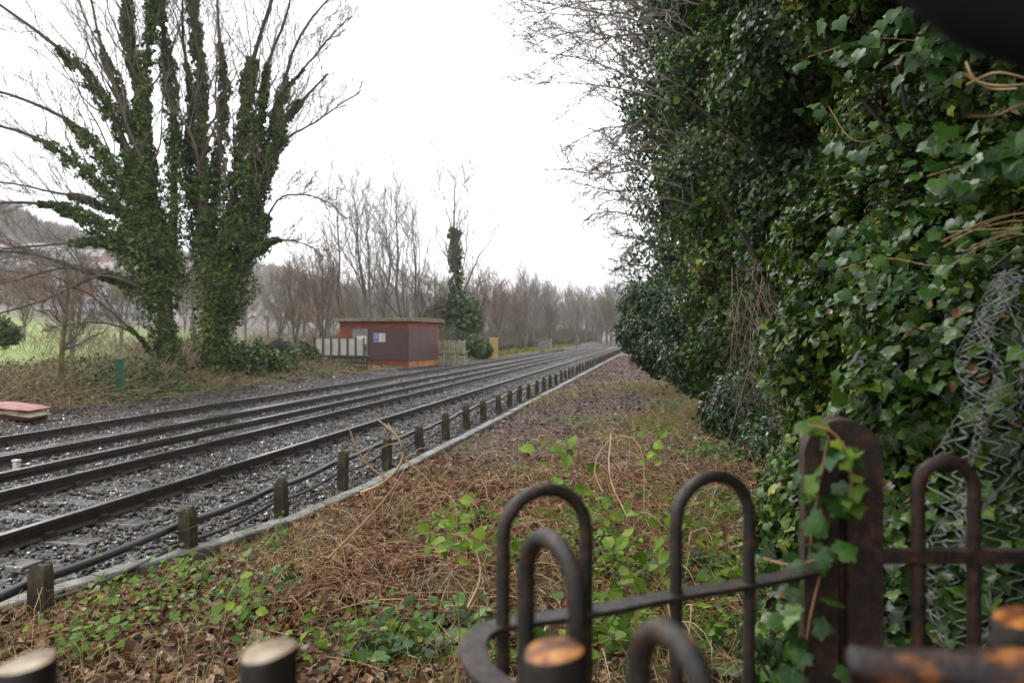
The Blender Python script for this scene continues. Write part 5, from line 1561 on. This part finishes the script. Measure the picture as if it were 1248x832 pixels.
# white marker between the tracks and the pink-and-cream bundle
def marker():
    p = W(20, 569, 9.2); p[2] = -.1
    root = empty('track_marker', p, 'small white marker post between the tracks at the left edge', 'marker')
    a = Acc(); a.box((-.03, -.03, 0), (.03, .03, .24)); o = a.build('marker_stem', M['white'], root, bevel=.006); o.matrix_parent_inverse = Matrix.Identity(4)
    a = Acc(); a.box((-.045, -.035, .24), (.045, .035, .27)); o = a.build('marker_cap', M['white'], root, bevel=.008); o.matrix_parent_inverse = Matrix.Identity(4)
marker()
def bundle():
    zc = 15.6; c = W(6, 512, zc); g = gz(c[0], c[1])
    root = empty('discarded_bundle', (c[0], c[1], g), 'pink-topped cream mattress bundle lying on a dark red base at the left edge', 'mattress')
    pink = noise_mat('faded_pink_cloth', [(.3, (.26, .10, .10)), (.6, (.44, .22, .21))], 5, .8, .4, .01)
    cream = noise_mat('stained_cream_cloth', [(.3, (.20, .16, .09)), (.6, (.46, .40, .27))], 5, .8, .4, .01)
    red = noise_mat('dark_red_base', [(.3, (.07, .015, .018)), (.7, (.12, .03, .03))], 3, .7, .3, .01)
    rt = np.array([CT, ST, 0]); fw = np.array([-ST, CT, 0])
    def pad(z0, z1, lx, nm, mat, droop, sh=0):
        nx, ny = 26, 10; a = Acc(); V = []
        for top in (1, 0):
            for i in range(nx):
                for j in range(ny):
                    u = i / (nx - 1) * 2 - 1; w_ = j / (ny - 1) * 2 - 1
                    ed = (1 - abs(u) ** 5) * (1 - abs(w_) ** 4)
                    zz = (z0 + z1) / 2 + (1 if top else -1) * (z1 - z0) / 2 * (max(0, ed) ** .5) + .018 * math.sin(u * 5 + z0 * 9) - droop * max(0, u - .2) ** 2
                    q = np.array([c[0], c[1], g + zz]) + rt * (u * lx + sh) + fw * (w_ * .38); V.append(q)
        N = nx * ny
        fs = []
        for i in range(nx - 1):
            for j in range(ny - 1):
                k = i * ny + j; fs.append((k, k + ny, k + ny + 1, k + 1)); fs.append((N + k + 1, N + k + ny + 1, N + k + ny, N + k))
        a.faces(np.array(V), fs); a.build(nm, mat, root, smooth=True)
    pad(.20, .34, .80, 'pink_pad', pink, .10, -.05)
    pad(.04, .22, .78, 'cream_pad', cream, .06, -.02)
    pad(-.02, .09, .72, 'red_pad', red, 0, -.0)
bundle()

# ------------------------------------------------------------------ houses on the hillside
M['roofgrey'] = noise_mat('grey_slate', [(.3, (.11, .11, .12)), (.7, (.20, .20, .21))], .8, .6, .2, .03)
M['wallred'] = noise_mat('house_brick', [(.3, (.25, .10, .07)), (.7, (.36, .17, .12))], 1.2, .8, 0)
M['wallpale'] = noise_mat('pale_render', [(.3, (.45, .43, .40)), (.7, (.62, .60, .57))], .8, .8, 0)
M['glassdark'] = noise_mat('dark_glass', [(.3, (.03, .035, .04)), (.7, (.05, .055, .06))], 1, .15, 0)
def house(px, z, wd, h, wall, label, dp=7, rot=None, group='houses on the hillside'):
    p = G(px, z); p[2] -= .5
    root = empty('house', p, label, 'house', group)
    rot = rot if rot is not None else TH + .1
    def part(a, nm, mat, par=root):
        o = a.build(nm, mat, par); o.matrix_parent_inverse = Matrix.Identity(4); return o
    root.rotation_euler = (0, 0, rot)
    a = Acc(); hw, hd = wd / 2, dp / 2
    v = [(-hw, -hd, -2), (hw, -hd, -2), (hw, hd, -2), (-hw, hd, -2), (-hw, -hd, h), (hw, -hd, h), (hw, hd, h), (-hw, hd, h), (-hw, 0, h + 2.3), (hw, 0, h + 2.3)]
    a.faces(np.array(v, float), [(0, 1, 5, 4), (2, 3, 7, 6), (1, 2, 6, 9, 5), (3, 0, 4, 8, 7), (3, 2, 1, 0)]); part(a, 'wall', wall)
    a = Acc(); e = .35; t = .15; hh = h - .12
    v = [(-hw - e, -hd - e, hh), (hw + e, -hd - e, hh), (hw + e, 0, h + 2.45), (-hw - e, 0, h + 2.45), (-hw - e, hd + e, hh), (hw + e, hd + e, hh)]
    v2 = [(x, y, zz - t) for x, y, zz in v]
    a.faces(np.array(v + v2, float), [(0, 1, 2, 3), (3, 2, 5, 4), (7, 6, 9, 8), (8, 9, 10, 11), (0, 6, 7, 1), (4, 5, 11, 10)]); rf = part(a, 'roof', M['roofgrey'])
    a = Acc(); a.box((hw * .5, -.5, h + 1.6), (hw * .5 + .9, .4, h + 3.4)); ch = part(a, 'chimney', M['wallred'], rf)
    nw = max(2, int(wd // 3))
    for fl in range(2):
        for k in range(nw):
            xx = -hw + (k + .5) * wd / nw
            a = Acc(); a.box((xx - .6, -hd - .06, .5 + fl * 2.5), (xx + .6, -hd - .003, 1.7 + fl * 2.5)); wn = part(a, 'window', M['wallpale'])
            a = Acc(); a.box((xx - .5, -hd - .08, .6 + fl * 2.5), (xx - .04, -hd - .063, 1.6 + fl * 2.5)); a.box((xx + .04, -hd - .08, .6 + fl * 2.5), (xx + .5, -hd - .063, 1.6 + fl * 2.5)); part(a, 'pane', M['glassdark'], wn)
house(12, 150, 11, 5, M['wallred'], 'red brick house with grey roof at the left edge below the hill')
house(40, 165, 10, 5, M['wallpale'], 'pale rendered house just right of the red brick house at left')
house(-8, 190, 12, 5.2, M['wallpale'], 'pale house on the left edge, higher up than the brick one')
house(75, 185, 16, 5.2, M['wallred'], 'long red brick terrace between branches at left')
house(108, 175, 15, 5, M['wallpale'], 'long pale house with grey roof seen through the branches')
house(138, 168, 14, 5, M['wallred'], 'brick house with grey roof close left of the ivy-clad trees')
house(165, 160, 12, 4.2, M['wallpale'], 'pale low house partly hidden by the left-hand ivy trunk')
house(58, 230, 14, 5.2, M['wallpale'], 'pale house higher on the slope above the terrace')
house(100, 240, 14, 5.2, M['wallred'], 'brick house higher on the slope above the long pale house')
house(335, 210, 14, 5, M['wallpale'], 'pale house on the slope right of the ivy-clad trees')
house(356, 230, 14, 5, M['wallred'], 'brick house on the slope farthest right')
house(150, 235, 14, 5, M['wallpale'], 'pale house high on the slope above the ivy-hidden one')
# low long shed roof before the houses
house(160, 118, 13, 2.0, M['wallpale'], 'long low white-edged building at the field edge left of the ivy trunk', dp=5)

# wood covering the hill: reads as one mass
def hill_wood():
    rng = np.random.default_rng(120)
    n = 5200
    L = rng.uniform(110, 430, n) ; y = rng.uniform(40, 1500, n)
    keep = (L > 165) | (rng.uniform(0, 1, n) < .35)
    L, y = L[keep], y[keep]; n = len(L); x = -L
    z = ground_z(x, y)
    ac = Acc()
    # each crown: a haze of upright twigs
    m = 34
    cx = np.repeat(x, m) + rng.normal(0, 2.6, n * m); cy = np.repeat(y, m) + rng.normal(0, 2.6, n * m)
    H = np.repeat(rng.uniform(4.5, 8, n), m); t0 = np.repeat(rng.uniform(0, .85, n), m)
    dx = cx - np.repeat(x, m); dy = cy - np.repeat(y, m)
    h1 = H * np.clip(1 - (dx ** 2 + dy ** 2) / 40, .25, 1) * rng.uniform(.75, 1.05, n * m)
    zb = np.repeat(z, m)
    b = np.stack([cx - dx * .6, cy - dy * .6, zb + h1 * .25], 1); tp_ = np.stack([cx + rng.normal(0, .6, n * m), cy + rng.normal(0, .6, n * m), zb + h1], 1)
    P = np.stack([b, (b + tp_) / 2 + rng.normal(0, .3, (n * m, 3)), tp_], 1)
    ac.tubes(P, np.tile([.20, .15, .04], (n * m, 1)), 3, np.clip(t0 + rng.normal(0, .1, n * m), 0, 1))
    mt = tint_mat('hill_wood_twigs', [(0, (.12, .10, .08)), (.5, (.19, .155, .12)), (.8, (.24, .18, .13)), (1, (.12, .13, .075))], .9)
    ac.build('hillside_wood', mt, kind='stuff', label='bare brown wood covering the distant hillside')
hill_wood()

# ------------------------------------------------------------------ haze
hm = bpy.data.materials.new('haze'); hm.use_nodes = True; nt = hm.node_tree
for nd in list(nt.nodes):
    if nd.type == 'BSDF_PRINCIPLED': nt.nodes.remove(nd)
pv = nt.nodes.new('ShaderNodeVolumePrincipled'); pv.inputs['Color'].default_value = (.93, .95, .97, 1); pv.inputs['Density'].default_value = .00045
nt.links.new(pv.outputs[0], nt.nodes['Material Output'].inputs['Volume'])
a = Acc(); a.box((-1600, -120, -3), (450, 2500, 150))
a.build('haze', hm, kind='stuff', label='pale damp winter haze')

def thicket():
    rng = np.random.default_rng(140)
    P = []; R_ = []; T_ = []
    n = 30000
    y = 40 + 190 * rng.uniform(0, 1, n) ** 1.4; L = 16.5 + rng.exponential(7, n) + np.clip(y - 60, 0, 100) * .0
    x = -L; p = np.stack([x, y, 0 * x], 1)
    hm_ = (1.5 + .9 * wob(p, 141, .16) + .5 * wob(p, 142, .5)) * np.interp(y, [40, 60, 230], [.8, 1, 1.6])
    ok = (hm_ > .4) & ~((L < 19) & (y < 46)); x, y, hm_ = x[ok], y[ok], hm_[ok]; n = len(x)
    z = ground_z(x, y); h = hm_ * rng.uniform(.5, 1.1, n)
    b_ = np.stack([x, y, z], 1)
    m_ = b_ + np.stack([rng.normal(0, .25, n), rng.normal(0, .25, n), h * .55], 1); t_ = m_ + np.stack([rng.normal(0, .55, n), rng.normal(0, .55, n), h * .45], 1)
    a = Acc(); P = np.stack([b_, m_, t_], 1); R = np.tile([.022, .017, .009], (n, 1)) * np.interp(y, [40, 230], [.8, 2.4])[:, None]
    tt = np.clip(.5 + .4 * wob(b_, 143, .12) + rng.normal(0, .12, n), 0, 1)
    a.tubes(P, R, 3, tt)
    c = grow(P, R, rng, 4, .5, (.3, .9), .1, K=3, t0=.3, rmin=.008); c = (c[0], np.maximum(c[1], .5 * np.repeat(R[:, 2], 4)[:, None]))
    a.tubes(*c, 3, np.repeat(tt, 4))
    mt = tint_mat('thicket_twigs', [(0, (.06, .07, .03)), (.35, (.12, .10, .06)), (.65, (.17, .11, .075)), (1, (.22, .17, .13))], .85)
    a.build('scrub_thicket', mt, kind='stuff', label='brown scrub thicket filling the ground under the bare trees beyond the tracks')
thicket()
